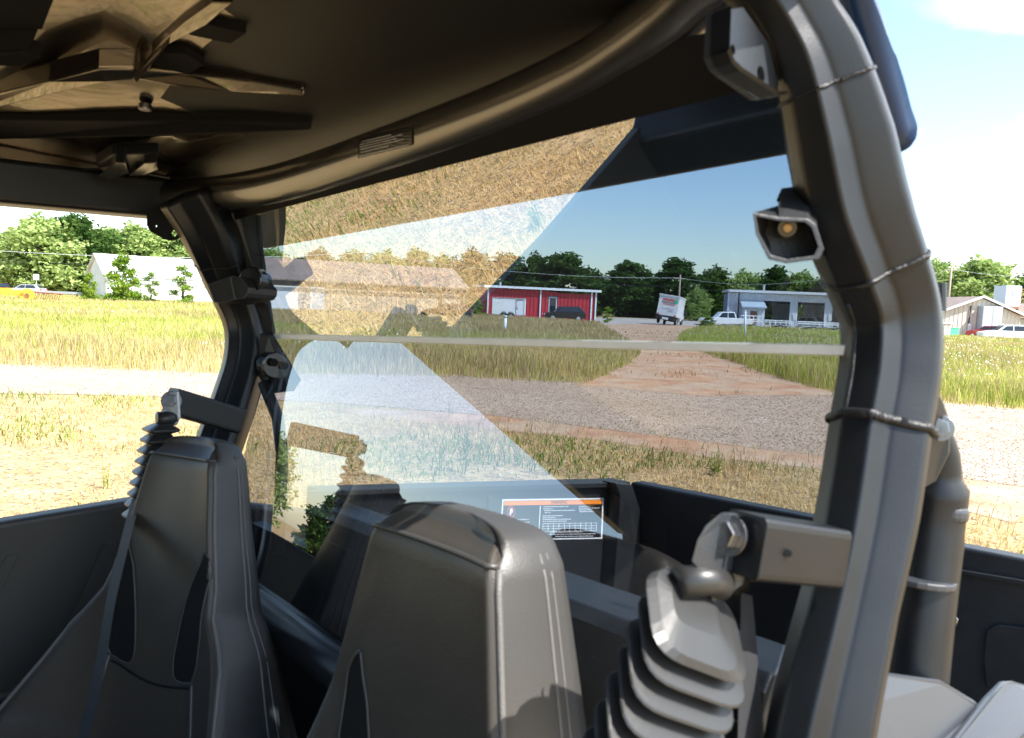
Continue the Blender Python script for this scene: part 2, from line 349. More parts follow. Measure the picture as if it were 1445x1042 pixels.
def fbm(X, Y, s, seed=0):
    r = np.random.default_rng(seed); v = 0
    for k in range(6):
        a = r.uniform(0, 2*pi); f = s*(1.6**k)*r.uniform(.7, 1.3); v = v+np.sin((X*cos(a)+Y*sin(a))*f+r.uniform(0, 6))/(1.3**k)
    return v/2.6
def polar(n, r0, r1, a0, a1, p=1.):              # scatter round the vehicle, thinning with distance
    a = rng.uniform(radians(a0), radians(a1), n); u = rng.random(n); r = (r0**p+u*(r1**p-r0**p))**(1/p)
    return r*np.sin(a), r*np.cos(a), r
GP, TP, SP = GRAVEL, TRACK, STRIP
GX = [p[0] for p in GRAVEL]
far_edge = sorted([(-40, rl[1]+.6), (-20, rl[1]+.2), rl, g2(300, 527), g2(640, 531), g2(800, 540), g2(1000, 545), g2(1180, 556), rr_, (20, 8.6), (30, 6)])
fx, fy = np.array([p[0] for p in far_edge]), np.array([p[1] for p in far_edge])
def beyond(X, Y): return Y > np.interp(X, fx, fy)
LOT_ = LOT
# tall field grass beyond the gravel
X, Y, Rr = polar(420000, 8, 125, -44, 40, .55)
ok = beyond(X, Y+rng.normal(0, .25, len(X))) & ~inpoly(TP, X, Y) & ~inpoly(LOT_, X, Y) & ~((X > -14) & (Y > 92)) & ~((X > 14) & (X < 60) & (Y > 60) & (Y < 90) & False)
X, Y, Rr = X[ok], Y[ok], Rr[ok]
edge = Y-np.interp(X, fx, fy)
dens = fbm(X, Y, .35, 3)
h = (.20+.32*np.clip(edge/2.5, 0, 1))*(.75+.35*rng.random(len(X)))*(1+.22*dens)
tr_near = np.clip((3.0-np.abs(X-np.interp(Y, [14, 25, 60, 95], [2.5, 4, 11, 18])))/3, 0, 1)*np.clip((Y-11)/3, 0, 1)
h = h*(1-.55*tr_near)
w = np.maximum(.006, Rr*.0008)*rng.uniform(.7, 1.5, len(X))
ang = np.degrees(np.arctan2(X, Y))
pb = .42+.35*fbm(X, Y, .22, 9); pb = np.where(edge < 4, pb+.30*(ang < 12), pb); pb = np.where((ang < -20) & (edge > 5), pb-.25, pb)
pb = np.where((ang > -18) & (ang < 10) & (Y > 32), .9, pb); pb = np.where(ang > 12, pb-.28, pb)
isb = rng.random(len(X)) < pb
blades('tall_green_grass', X[~isb], Y[~isb], h[~isb]*.95, w[~isb], .3, M['g_green'], label='tall green field grass beyond the gravel road')
blades('seeding_brown_grass', X[isb], Y[isb], h[isb]*1.12, w[isb], .22, M['g_brown'], label='brown seeding grass standing above the green field grass')
# little white flower heads
X, Y, Rr = polar(1500, 14, 75, 8, 40, .7); ok = beyond(X, Y) & ~inpoly(TP, X, Y) & ~inpoly(LOT_, X, Y) & (fbm(X, Y, .5, 5) > -.1); X, Y, Rr = X[ok], Y[ok], Rr[ok]
X2, Y2, R2 = polar(260, 16, 60, -40, -5, .7); ok = beyond(X2, Y2) & (fbm(X2, Y2, .5, 6) > .1); X = np.r_[X, X2[ok]]; Y = np.r_[Y, Y2[ok]]; Rr = np.r_[Rr, R2[ok]]
vs, fs = [], []
for x, y, r in zip(X, Y, Rr):
    z = random.uniform(.45, .72); s = .009+r*.00035; n0 = len(vs)
    vs += [(x-s, y, z), (x, y-s, z-.006), (x+s, y, z), (x, y+s, z+.02), (x, y, z+s*.9)]; fs += [[n0, n0+1, n0+4], [n0+1, n0+2, n0+4], [n0+2, n0+3, n0+4], [n0+3, n0, n0+4]]
o = link('white_wildflowers', mesh(vs, fs), M['flower']); tag(o, 'white wildflower heads scattered through the field grass', 'wildflowers', kind='stuff')
# lawn-like strip by the far road
# short sparse growth round the vehicle and on the near verge
def near(n, seed, thr, names, m, hh, ww, r0=1.6, r1=14, a0=-125, a1=60, lean=.5, p=1.2, label=None, clump=.9):
    X, Y, Rr = polar(n, r0, r1, a0, a1, p); f = fbm(X, Y, clump, seed)+rng.normal(0, .18, n)
    ok = (f > thr) & ~beyond(X, Y-.2) & ~inpoly(GP, X, Y); lot = inpoly(STRIP, X, Y); ok &= ~(lot & (rng.random(n) < .9))
    X, Y, Rr = X[ok], Y[ok], Rr[ok]; k = len(X)
    ss = np.clip(fbm(X, Y, 2.2, seed+1), -.5, 1)
    blades(names, X, Y, hh*(rng.uniform(.5, 1.3, k))*(1+.5*ss), ww*rng.uniform(.7, 1.4, k)*(1+Rr*.06), lean, m, label=label)
near(230000, 21, -.3, 'dry_straw_grass', M['g_straw'], .06, .0042, label='flattened dry straw grass on the bare ground by the buggy', lean=.9)
near(80000, 33, .28, 'short_green_weeds', M['g_short'], .085, .008, label='short green weeds in patches on the dry ground', lean=.5)
near(30000, 44, .3, 'wispy_dry_stems', M['g_brown'], .2, .005, label='wispy dry stems standing over the short growth', lean=.35, r0=3)
# a few on the gravel itself
X, Y, Rr = polar(1500, 8, 15, -42, 40); ok = inpoly(GP, X, Y) & ~inpoly(TP, X, Y) & (fbm(X, Y, .9, 70) > .45)
blades('gravel_tufts', X[ok], Y[ok], .05, .01, .5, M['g_short'], label='low green tufts coming up through the gravel road')
# low growth creeping over the edges of the gravel and the clay track
X, Y, Rr = polar(60000, 11, 60, -44, 44, .8); fe = np.interp(X, fx, fy)-Y; tr = inpoly(TP, X, Y)
ok = ((fe > -.1) & (fe < .9*rng.random(len(X))**2+.1) & ~tr) | (tr & (fbm(X, Y, .8, 12)+rng.normal(0, .25, len(X)) > .35) & (rng.random(len(X)) < .5))
blades('edge_growth', X[ok], Y[ok], .12*rng.uniform(.4, 1.5, ok.sum()), np.maximum(.01, Rr[ok]*.001), .5, M['g_brown'], label='thin dry growth creeping over the edges of gravel and clay track')
# loose stones
def stones(name, n, r0, r1, a0, a1, smin, smax, m, reg, label):
    X, Y, Rr = polar(n, r0, r1, a0, a1); ok = reg(X, Y); X, Y, Rr = X[ok], Y[ok], Rr[ok]; k = len(X)
    base = np.array([(1, 0, 0), (-1, 0, 0), (0, 1, 0), (0, -1, 0), (0, 0, .8), (0, 0, -.3)], float)
    S = (rng.uniform(smin, smax, k)**1)[:, None, None]; V = base[None]*S*rng.uniform(.6, 1.3, (k, 6, 1)); a = rng.uniform(0, pi, k)
    c, s_ = np.cos(a)[:, None], np.sin(a)[:, None]; V = np.stack([V[:, :, 0]*c-V[:, :, 1]*s_+X[:, None], V[:, :, 0]*s_+V[:, :, 1]*c+Y[:, None], V[:, :, 2]+.012], 2)
    fc = np.array([[0, 2, 4], [2, 1, 4], [1, 3, 4], [3, 0, 4], [2, 0, 5], [1, 2, 5], [3, 1, 5], [0, 3, 5]])
    me = bpy.data.meshes.new(name); me.vertices.add(k*6); me.vertices.foreach_set('co', V.ravel())
    li = (np.arange(k)[:, None, None]*6+fc[None]).ravel(); me.loops.add(len(li)); me.loops.foreach_set('vertex_index', li)
    me.polygons.add(k*8); me.polygons.foreach_set('loop_start', np.arange(k*8)*3); me.update(calc_edges=True)
    at_ = me.attributes.new('shade', 'FLOAT', 'POINT'); at_.data.foreach_set('value', np.repeat(rng.random(k), 6))
    o = link(name, me, m); tag(o, label, 'stones', kind='stuff')
M['stone'] = leafmat('loose_stone', (.2, .15, .11), (.42, .33, .26), (.6, .5, .41), 0, 3)
stones('loose_gravel', 60000, 7, 17, -44, 44, .005, .016, M['stone'], lambda X, Y: inpoly(GP, X, Y) & ~inpoly(TP, X, Y), 'loose crushed stones lying on the gravel road')
stones('soil_crumbs', 14000, 2, 9, -125, 50, .004, .014, M['stone'], lambda X, Y: ~inpoly(GP, X, Y) & ~beyond(X, Y), 'small stones and clods on the dry ground by the buggy')

# ------------------------------------------------------------------ weeds (things)
def weed(x, y, hgt, kind, label, cat='weed'):
    p = gp(x, y) if not isinstance(x, tuple) else Vector((*x, 0))
    e = empty('weed', p, random.uniform(0, 6), label, cat)
    st, lf = MB(), MB()
    ns = 5 if kind == 'bushy' else 4
    for s in range(ns):
        a = random.uniform(0, 2*pi); l = random.uniform(.05, .28) if kind == 'bushy' else random.uniform(0, .12); hh = hgt*random.uniform(.6, 1)
        top = Vector((cos(a)*l*hgt*1.4, sin(a)*l*hgt*1.4, hh)); b0 = Vector((cos(a)*.015, sin(a)*.015, 0)); path = [b0.lerp(top, t)+Vector((0, 0, -.03*sin(pi*t))) for t in (0, .35, .7, 1)]
        st.tube(path, [.004, .0035, .003, .0015], 5)
        nl = 16 if kind == 'bushy' else 9
        for k in range(nl):
            t = .15+.85*k/nl; q = b0.lerp(top, t); aa = k*2.4+a; L = hgt*(.26 if kind == 'bushy' else .2)*(1.15-t*.6); wd = L*(.16 if kind == 'bushy' else .08)
            d = Vector((cos(aa), sin(aa), .35 if kind == 'bushy' else 1.1)).normalized(); sd = d.cross(Vector((0, 0, 1))).normalized()*wd
            md = q+d*L*.5+Vector((0, 0, L*.06)); en = q+d*L-Vector((0, 0, L*.15))
            lf.add([q, md-sd, en, md+sd, md+Vector((0, 0, -wd*.4))], [[0, 1, 4], [1, 2, 4], [2, 3, 4], [3, 0, 4]])
    st.build('stem', M['g_green'], e); lf.build('leaf_cluster', M['leaf_l'], e, fix=False)
weed(1010, 672, .26, 'bushy', 'bushy green weed on the clay just beyond the tailgate')
weed(806, 636, .2, 'tall', 'small upright green weed at the edge of the clay verge')
weed(655, 668, .55, 'tall', 'tallest thin weed stalk seen through the sky reflection')
weed(620, 672, .32, 'tall', 'shorter weed stalk left of the tallest one behind the cargo bed')
weed(150, 690, .2, 'tall', 'small bright green weed in the straw beside the far door')
weed(330, 655, .22, 'bushy', 'bushy weed in the gap behind the far seat')
weed((-3.6, 2.6), 0, .22, 'bushy', 'green weed on bare ground outside the far door, seen mirrored in the screen')
weed((-4.6, 1.3), 0, .25, 'bushy', 'large leafy weed farther from the far door, mirrored high in the screen')

# ------------------------------------------------------------------ trees
def foliage_mesh(name, lobes, nleaf, size, seed, flat=.75):
    r = np.random.default_rng(seed); P = []; tot = sum(l[3]**2 for l in lobes)
    for (x, y, z, rad, sq) in lobes:
        k = int(nleaf*rad**2/tot); d = r.normal(size=(k, 3)); d /= np.linalg.norm(d, axis=1)[:, None]
        # ragged clumps: the radius varies with direction
        q = 1+.22*np.sin(d[:, 0]*5+seed)+.2*np.sin(d[:, 1]*6+x)+.2*np.sin(d[:, 2]*7+y)
        rr = rad*q*(r.random(k)**.28)*(1+.1*r.normal(size=k)); P.append(np.stack([x+d[:, 0]*rr, y+d[:, 1]*rr, z+d[:, 2]*rr*sq], 1))
    P = np.concatenate(P); n = len(P); a = r.normal(size=(n, 3)); a /= np.linalg.norm(a, axis=1)[:, None]; b = np.cross(a, r.normal(size=(n, 3))); b /= np.linalg.norm(b, axis=1)[:, None]
    s = size*r.uniform(.6, 1.4, n)[:, None]
    V = np.stack([P-a*s, P-b*s*.55, P+a*s, P+b*s*.55], 1)
    me = bpy.data.meshes.new(name); me.vertices.add(n*4); me.vertices.foreach_set('co', V.ravel())
    me.loops.add(n*4); me.loops.foreach_set('vertex_index', np.arange(n*4)); me.polygons.add(n); me.polygons.foreach_set('loop_start', np.arange(n)*4); me.update(calc_edges=True)
    at_ = me.attributes.new('shade', 'FLOAT', 'POINT'); at_.data.foreach_set('value', np.repeat(r.random(n), 4)); return me
def tree_proto(name, h, w, seed, leafm, nleaf, size, low=.12, nl=16, taper=.5, label='', cat='tree'):
    random.seed(seed); e = empty(name, (0, 0, 0), 0, label, cat); lobes = []
    for i in range(nl):
        t = (i+.5)/nl; a = i*2.399+random.uniform(-.4, .4); z = h*(low+.05+(.85-low)*t)
        prof = sin(pi*min(1, (t*.9+.14)))**taper; R_ = w*.5*prof*random.uniform(.55, .95); lr = w*.5*random.uniform(.3, .46)*(1.05-.35*t)
        lobes.append((cos(a)*R_*.7, sin(a)*R_*.7, z, lr, random.uniform(.7, 1)))
    lobes.append((0, 0, h*.86, w*.17, 1.1))
    cr = link('crown', foliage_mesh('crown', lobes, nleaf, size, seed), leafm, e)
    b = MB(); b.tube([(0, 0, -.1), (.05*w*.1, 0, h*.3), (0, .1, h*.62)], [h*.022, h*.016, h*.006], 8)
    for l in lobes[::3]: b.tube([(0, 0, l[2]*.55), Vector((l[0]*.5, l[1]*.5, l[2]*.8)), (l[0], l[1], l[2])], [h*.008, h*.006, h*.002], 5)
    b.build('trunk', M['bark'], e, smooth=True); return e
protos = [tree_proto('broadleaf_tree', 12, 10, 3, M['leaf_m'], 11000, .27, .02, 20, .35),
          tree_proto('broadleaf_tree', 12, 8, 5, M['leaf_d'], 11000, .26, .02, 18, .5),
          tree_proto('broadleaf_tree', 12, 11, 9, M['leaf_d'], 12000, .28, .03, 22, .3),
          tree_proto('broadleaf_tree', 12, 7.5, 12, M['leaf_m'], 9000, .24, .02, 16, .7),
          tree_proto('young_tree', 6, 3.9, 17, M['leaf_l'], 5200, .13, .0, 10, .45),
          tree_proto('young_tree', 6, 3.2, 23, M['leaf_l'], 2300, .11, .0, 8, .5)]
used = [False]*len(protos)
def copy_tree(e):
    c = e.copy(); COL.objects.link(c); PW[c.name] = Matrix.Identity(4)
    for ch in list(e.children):
        d = ch.copy(); COL.objects.link(d); d.parent = c
        for g in ch.children: q = g.copy(); COL.objects.link(q); q.parent = d
    return c
def tree(k, px, dist, top, base_h, label, group=None, wide=1., cat='tree', lm=None):
    # px: column in the photo of its trunk, dist: metres away, top: row of its top in the photo
    p = protos[k]; c = p if not used[k] else copy_tree(p); used[k] = True
    r = ray(px, 0); r0 = Vector((r.x, r.y)).normalized(); q = ray(px, top); s = dist/sqrt(q.x*q.x+q.y*q.y)
    H = CAM.z+q.z*s; c.location = (q.x*s, q.y*s, 0); sc = H/base_h; c.scale = (sc*wide, sc*wide, sc); c.rotation_euler = (0, 0, random.uniform(0, 6.28))
    tag(c, label, cat, group); c['group'] = group if group else ''
    if not group: del c['group']
    return c
random.seed(31)
G1 = 'trees of the wood on the left'; G2 = 'trees behind the red and white buildings'; G3 = 'trees behind the cream gabled building'
for px, d, top, k, wd, lab in [(-50, 135, 320, 0, 1.2, 'leftmost tree of the bright wood, cut by the photo edge'), (8, 140, 325, 3, 1.3, 'lower tree of the bright wood just left of its tallest crown'),
        (55, 130, 304, 0, 1.25, 'tallest broad tree of the bright wood at far left'), (105, 134, 303, 2, 1.1, 'second tallest tree of the bright wood, right beside the tallest'),
        (150, 142, 318, 3, 1.4, 'tree of the bright wood behind the left end of the long white shed'), (190, 138, 316, 0, 1.2, 'tree of the bright wood behind the middle of the long white shed'),
        (235, 144, 322, 2, 1.2, 'tree of the bright wood behind the shed, left of the far roll cage post'), (285, 140, 318, 0, 1.2, 'tree of the bright wood directly behind the far roll cage post'),
        (330, 142, 322, 3, 1.4, 'tree of the bright wood beyond the upper left corner of the screen')]:
    tree(k, px, d, top, 12, lab, G1, wd*1.2)
for px, d, top, k, wd, lab in [(385, 150, 352, 0, 1.2, 'tree behind the left end of the tan building'), (450, 155, 355, 2, 1., 'round tree over the left half of the tan roof'),
        (500, 150, 353, 3, 1.2, 'tree over the middle of the tan roof'), (545, 150, 356, 0, 1., 'small tree top over the tan roof, left of the clearest one'),
        (590, 148, 352, 3, 1.3, 'clearest tree top over the right half of the tan roof'), (625, 150, 361, 0, .8, 'low tree top near the gable of the tan building'),
        (668, 145, 356, 2, 1., 'tree behind the gable of the tan building'), (715, 145, 358, 1, 1.5, 'tree behind the left end of the red building'),
        (757, 142, 362, 2, 1., 'tree behind the middle of the red building'), (797, 138, 357, 1, 1.6, 'tallest dark tree behind the right half of the red building'),
        (840, 150, 385, 2, 1., 'low tree filling the gap right of the red building'), (888, 150, 369, 1, 1.6, 'round dark tree left of the box truck'),
        (915, 158, 388, 2, 1., 'low tree between the two dark trees near the truck'), (957, 148, 365, 1, 1.4, 'dark two peaked tree above the box truck'),
        (985, 138, 408, 0, .9, 'broad low bushy tree just right of the box truck'), (1012, 150, 380, 2, .9, 'slim tree behind the left end of the white garage'),
        (1050, 152, 384, 0, 1., 'light green tree above the lean-to of the white garage'), (1098, 150, 376, 1, 1.1, 'pointed tallest tree above the garage bays'),
        (1133, 152, 385, 0, 1., 'round tree above the second garage bay'), (1170, 150, 389, 2, 1., 'tree above the right end of the garage beside the near post'),
        (1215, 150, 385, 0, 1., 'tree hidden mostly behind the near roll cage post'), (1070, 165, 392, 2, 1.1, 'tree seen through the first open garage bay')]:
    tree(k, px, d, top-2, 12, lab, G2, wd*1.25)
for px, d, top, k, wd, lab in [(1290, 150, 372, 3, 1.3, 'tree left of the pole, beside the near post'), (1322, 146, 366, 0, 1., 'tree at the utility pole behind the cream building'),
        (1355, 150, 385, 3, 1.2, 'low tree between the pole and the round crown'), (1385, 140, 364, 0, 1.45, 'largest round tree behind the cream building'),
        (1455, 150, 385, 2, 1.2, 'tree at the right edge of the photo beside the tank'), (1500, 150, 360, 0, 1.3, 'tree just past the right edge')]:
    tree(k, px, d, top, 12, lab, G3, wd)
for az, d_, hh_, k_, lab in [(-60, 62, 6, 2, 'tree out past the far door, mirrored lowest in the screen'), (-66, 58, 6.5, 0, 'tree out past the far door, mirrored beside the far post'), (-73, 60, 6, 1, 'tree mirrored in the lower pane behind the far seat'), (-81, 66, 5, 0, 'tree far out beyond the driver side, seen only mirrored')]:
    c_ = copy_tree(protos[k_]); c_.location = (d_*sin(radians(az)), d_*cos(radians(az)), 0); c_.scale = (hh_/12*1.3, hh_/12*1.3, hh_/12); tag(c_, lab, 'tree', 'trees seen only mirrored in the screen')
tree(4, 173, 82, 356, 6, 'young bright green tree in front of the long white shed, fullest of the three', 'young trees before the white shed', 1.15)
tree(5, 213, 84, 381, 6, 'thin young tree in the middle before the white shed', 'young trees before the white shed', 1.2)
tree(5, 258, 82, 371, 6, 'pale young tree before the shed, nearest the far post', 'young trees before the white shed', 1.5)
tree(4, 126, 88, 384, 6, 'small yellow green tree at the left corner of the white shed', 'young trees before the white shed', 1.)
tree(4, 674, 74, 421, 6, 'small dark bush between the tan and the red building', None, 1.3, 'bush')
tree(5, 858, 84, 432, 6, 'scrubby bush at the right end of the red building', None, 1.6, 'bush')
tree(4, 1000, 72, 447, 6, 'low leafy bush in the grass right of the box truck', None, 3., 'bush')

lb_ = []
for a_ in np.arange(-52, 52, 1.1):
    d_ = 172+6*sin(a_*.9); lb_.append((d_*sin(radians(a_)), d_*cos(radians(a_)), 2.6+random.uniform(-.4, 1.2), 3.4+random.uniform(-.5, .8), .9))
o = link('far_wood', foliage_mesh('far_wood', lb_, 52000, .33, 77), M['leaf_d']); tag(o, 'dark low wood filling the gaps behind the line of trees', 'wood', kind='stuff')
# ------------------------------------------------------------------ buildings
def frame_at(px, dist, yaw=0):
    r = ray(px, 440); s = dist/sqrt(r.x**2+r.y**2); return Vector((r.x*s, r.y*s, 0))
def span(pxa, da, pxb, db):
    a = frame_at(pxa, da); b = frame_at(pxb, db); v = b-a; return a, atan2(v.y, v.x), v.length
# local frame of a building: x runs along the front from its left corner, y goes back, z up
def gable_building(name, a, rz, Lx, Dy, hw, hr, wallm, roofm, label, over=.35, ridge='x'):
    e = empty(name, a, rz, label, 'building')
    w = MB(); t = .15
    if ridge == 'x':
        w.box(0, Lx, 0, t, 0, hw); w.box(0, Lx, Dy-t, Dy, 0, hw)
        for x in (0, Lx-t): w.prism([(x, t, 0), (x, Dy-t, 0), (x, Dy-t, hw), (x, Dy/2, hr-.03), (x, t, hw)], (t, 0, 0))
        w.build('wall', wallm, e)
        r = MB(); sl = (hr-hw)/(Dy/2)
        r.prism([(-over, -over, hw-over*sl+.02), (-over, Dy/2, hr+.02), (-over, Dy+over, hw-over*sl+.02), (-over, Dy+over, hw-over*sl+.14), (-over, Dy/2, hr+.16), (-over, -over, hw-over*sl+.14)], (Lx+2*over, 0, 0))
    else:
        w.box(0, t, 0, Dy, 0, hw); w.box(Lx-t, Lx, 0, Dy, 0, hw)
        for y in (0, Dy-t): w.prism([(t, y, 0), (Lx-t, y, 0), (Lx-t, y, hw), (Lx/2, y, hr-.03), (t, y, hw)], (0, t, 0))
        w.build('wall', wallm, e)
        r = MB(); sl = (hr-hw)/(Lx/2)
        r.prism([(-over, -over, hw-over*sl+.02), (Lx/2, -over, hr+.02), (Lx+over, -over, hw-over*sl+.02), (Lx+over, -over, hw-over*sl+.14), (Lx/2, -over, hr+.16), (-over, -over, hw-over*sl+.14)], (0, Dy+2*over, 0))
    r.build('roof', roofm, e)
    return e
# red metal building: low mono-pitch roof with pale fascia
a, rz, Lx = span(686, 85, 841, 88)
e = empty('red_metal_building', a, rz, 'low red metal building with pale flat roof edge and white downpipes', 'building')
w = MB(); dx0, dx1 = Lx*.555, Lx*.64
w.box(0, dx0, 0, .2, 0, 3.35); w.box(dx1, Lx, 0, .2, 0, 3.15); w.box(dx0, dx1, 0, .2, 2.75, 3.25); w.box(0, .2, .2, 8, 0, 3.5); w.box(Lx-.2, Lx, .2, 8, 0, 3.1); w.box(0, Lx, 8, 8.2, 0, 3.1)
w.build('wall', M['clad_r'], e)
MB().prism([(-.4, -.5, 3.42), (-.4, 8.6, 3.6), (-.4, 8.6, 3.85), (-.4, -.5, 3.68)], (Lx+.8, 0, 0)).build('roof', M['trim_w'], e)
for x in (Lx*.005, Lx*.475, Lx*.945, Lx*.985): MB().box(x, x+.16, -.16, -.02, 0, 3.42).build('downpipe', M['trim_w'], e)
d = MB().box(dx0+.05, dx1-.05, .05, .12, 0, 2.7).build('door', M['duct'], e)
MB().box(dx0+.2, dx0+.55, .02, .05, .9, 2.5).box(dx1-.55, dx1-.2, .02, .05, .9, 2.5).build('glazing', M['cglass'], d)
MB().tube([(Lx*.13, 1, 3.6), (Lx*.13, 1, 4.1)], .12, 10).build('roof_vent', M['galv'], e)
# tan building with a grey brown roof
a, rz, Lx = span(372, 66, 655, 70)
e = gable_building('tan_metal_building', a, rz, Lx, 9, 2.95, 4.75, M['clad_t'], M['roof_t'], 'long tan metal building with brown gable roof, veiled by the ground reflection')
for x, ww, n_, m_ in [(Lx*.02, 3.6, 'roller_door', 'trim_w'), (Lx*.155, 2.2, 'roller_door', 'duct')]:
    MB().box(x, x+ww, -.05, -.005, 0, 2.4).build(n_, M[m_], e)
for x in (Lx*.865, Lx*.985): MB().box(x, x+.12, -.25, -.1, 0, 2.9).build('downpipe', M['inside'], e)
MB().box(-.3, Lx+.3, -.48, -.36, 2.55, 2.72).build('gutter', M['inside'], e)
# long white shed at the left
a, rz, Lx = span(150, 98, 400, 104)
e = gable_building('white_shed', a, rz, Lx, 11, 3.1, 5.5, M['clad_wl'], M['roof_w'], 'long white shed with white gable roof behind the young trees')
MB().box(-.2, Lx+.2, -.5, -.38, 2.62, 2.8).build('gutter', M['duct'], e)
MB().tube([(Lx*.62, 4, 4.9), (Lx*.62, 4, 6.3)], .1, 8).build('roof_vent', M['galv'], e)
# white garage with open bays
a, rz, Lx = span(1027, 94, 1262, 97)
e = empty('white_garage', a, rz, 'white metal garage with open vehicle bays and blue end wall', 'building')
pl = Lx/235.
bays = [(52, 90), (101, 139), (150, 188), (199, 228)]
w = MB(); x = 0
for b0, b1 in bays:
    w.box(x, b0*pl, 0, .2, 0, 3.3); x = b1*pl
w.box(x, Lx, 0, .2, 0, 3.3); w.box(0, Lx, -.02, .22, 3.3, 4.15)
x = 0
for b0, b1 in bays[:1]: w.box(0, b0*pl, 9, 9.2, 0, 4.1); x = b1*pl
w.box(x-.9, bays[1][0]*pl+.5, 9, 9.2, 0, 4.1); w.box(bays[1][1]*pl-.8, Lx, 9, 9.2, 0, 4.1); w.box(0, Lx, 8.98, 9.22, 3.4, 4.1)
w.box(Lx-.2, Lx, .2, 9, 0, 4.1)
w.build('wall', M['clad_w'], e)
MB().box(-.02, .2, .2, 9, 0, 4.1).build('end_wall', M['clad_b'], e)
MB().prism([(-.3, -.5, 4.2), (-.3, 9.6, 4.35), (-.3, 9.6, 4.6), (-.3, -.5, 4.5)], (Lx+.6, 0, 0)).build('roof', M['roof_g'], e)
MB().box(-.1, .12, -.12, -.02, 0, 4.15).box(.0*pl, Lx, -.62, -.5, 4.2, 4.5).build('trim', M['trim_w'], e)
for b0, b1 in bays:
    MB().box(b0*pl, b1*pl, .25, .4, 3.0, 3.3).build('roller_door', M['inside'], e)
l = MB(); l.prism([(20*pl, -3, 0), (50*pl, -3, 0), (50*pl, -3, 2.3), (20*pl, -3, 2.3)], (0, 2.95, 0)); lt = l.build('lean_to', M['clad_w'], e)
MB().prism([(17*pl, -3.4, 2.35), (17*pl, -.05, 3.1), (17*pl, -.05, 3.2), (17*pl, -3.4, 2.5)], (35*pl, 0, 0)).build('lean_to_roof', M['duct'], lt)
MB().box(30*pl, 39*pl, -3.06, -3.01, 0, 2.0).build('lean_to_door', M['rust'], lt)
MB().tube([(15*pl, -.1, 0), (15*pl, -.1, 4.8)], .06, 8).build('flue_pipe', M['inside'], e)
MB().tube([(53*pl, 2, 4.4), (53*pl, 2, 5.3)], .14, 10).build('roof_vent', M['galv'], e)
for k, xx in enumerate((94*pl, 144*pl)):
    MB().box(xx+.1, xx+.45, -.06, -.02, 1.2, 1.9).build('wall_notice', M['lab_w'], e)
# cream gabled building at the right
a, rz, Lx = span(1326, 92, 1441, 96)
e = gable_building('cream_gabled_building', a, rz, Lx, 26, 2.7, 4.4, M['clad_c'], M['roof_t'], 'cream gable end building with two tall grey air ducts', .4, 'y')
for k in range(2): MB().box(Lx*(.47+.12*k), Lx*(.47+.12*k)+1.0, -1.0, -.02, 0, 3.5).build('air_duct', M['duct'], e, bevel=.05)
MB().tube([(Lx*.36, -.1, .3), (Lx*.375, -.1, 3.5)], .06, 8).build('conduit', M['inside'], e)
MB().box(Lx*.35, Lx*.35+.35, -.25, -.02, .8, 1.6).build('meter_box', M['galv'], e)
for sgn in (0, 1):
    x0, x1 = (-.45, Lx/2) if sgn == 0 else (Lx/2, Lx+.45); z0, z1 = (2.5, 4.42) if sgn == 0 else (4.42, 2.5)
    MB().prism([(x0, -.52, z0), (x1, -.52, z1), (x1, -.52, z1+.22), (x0, -.52, z0+.22)], (0, .1, 0)).build('gable_trim', M['trim_w'], e)
# neighbour beyond the cream building's right corner
a, rz, Lx = span(1441, 112, 1500, 112)
gable_building('brown_roofed_house', a, rz, 9, 8, 2.6, 4.3, M['clad_c'], M['roof_t'], 'house with brown roof cut by the right photo edge behind the parked cars')
# pale box tank tower
p = frame_at(1419, 130); e = empty('storage_tower', p, .1, 'pale blue square tank on a rusty stand above the cream roof', 'tower')
MB().box(-1.2, 1.2, -1.2, 1.2, 4.3, 7.3).build('tank', M['trim_b'], e, bevel=.05)
MB().box(-.2, .2, -1.26, -1.205, 5.2, 6.5).build('tank_mark', M['duct'], e)
MB().box(-1.5, 1.3, -1.3, 1.3, 4.0, 4.29).box(1.25, 1.9, -.6, .6, 3.0, 7.0).build('stand', M['rust'], e)
MB().box(-1.1, .6, -.9, .9, 0, 3.95).build('stand_house', M['clad_c'], e)
for k in range(6): MB().box(1.2, 2.0, -.7, -.65, 3.3+.6*k, 3.4+.6*k).build('ladder_rung', M['inside'], e)

# ------------------------------------------------------------------ vehicles far away (front at +x)
def wheels(e, xs, w, r, name='wheel'):
    for x in xs:
        for s in (-1, 1):
            t = MB().tube([(x, s*(w/2-.22), r), (x, s*(w/2-.01), r)], r, 20).build('wheel', M['tyre'], e)
            MB().tube([(x, s*(w/2-.05), r), (x, s*(w/2+.01), r)], r*.6, 14).build('rim', M['rim'], t)
def car_body(e, prof, glass, w, m, z=.3):
    # side outline lofted: lower body full width, cabin narrowing
    b = MB(); low, cab = prof
    b.prism([(x, -w/2, zz) for x, zz in low], (0, w, 0)); ob = b.build('body', m, e, bevel=.07)
    c = MB(); n = len(cab); zt = max(q[1] for q in cab); zb = min(q[1] for q in cab)
    ins = lambda zz: .04+.16*(zz-zb)/(zt-zb)
    L_ = [(x, -w/2+ins(zz), zz) for x, zz in cab]; R_ = [(x, w/2-ins(zz), zz) for x, zz in cab]
    c.add(L_+R_, [list(range(n)), [2*n-1-i for i in range(n)]]+[[i, (i+1) % n, n+(i+1) % n, n+i] for i in range(n)]); c.build('cabin', m, e, bevel=.05)
    for pts in glass:
        for s in (-1, 1):
            g = MB(); off = .02
            q = [(x, s*(w/2-ins(zz)+.012), zz) for x, zz in pts]; g.prism(q, (0, s*.012, 0)); g.build('side_window', M['cglass'], e)
    return ob
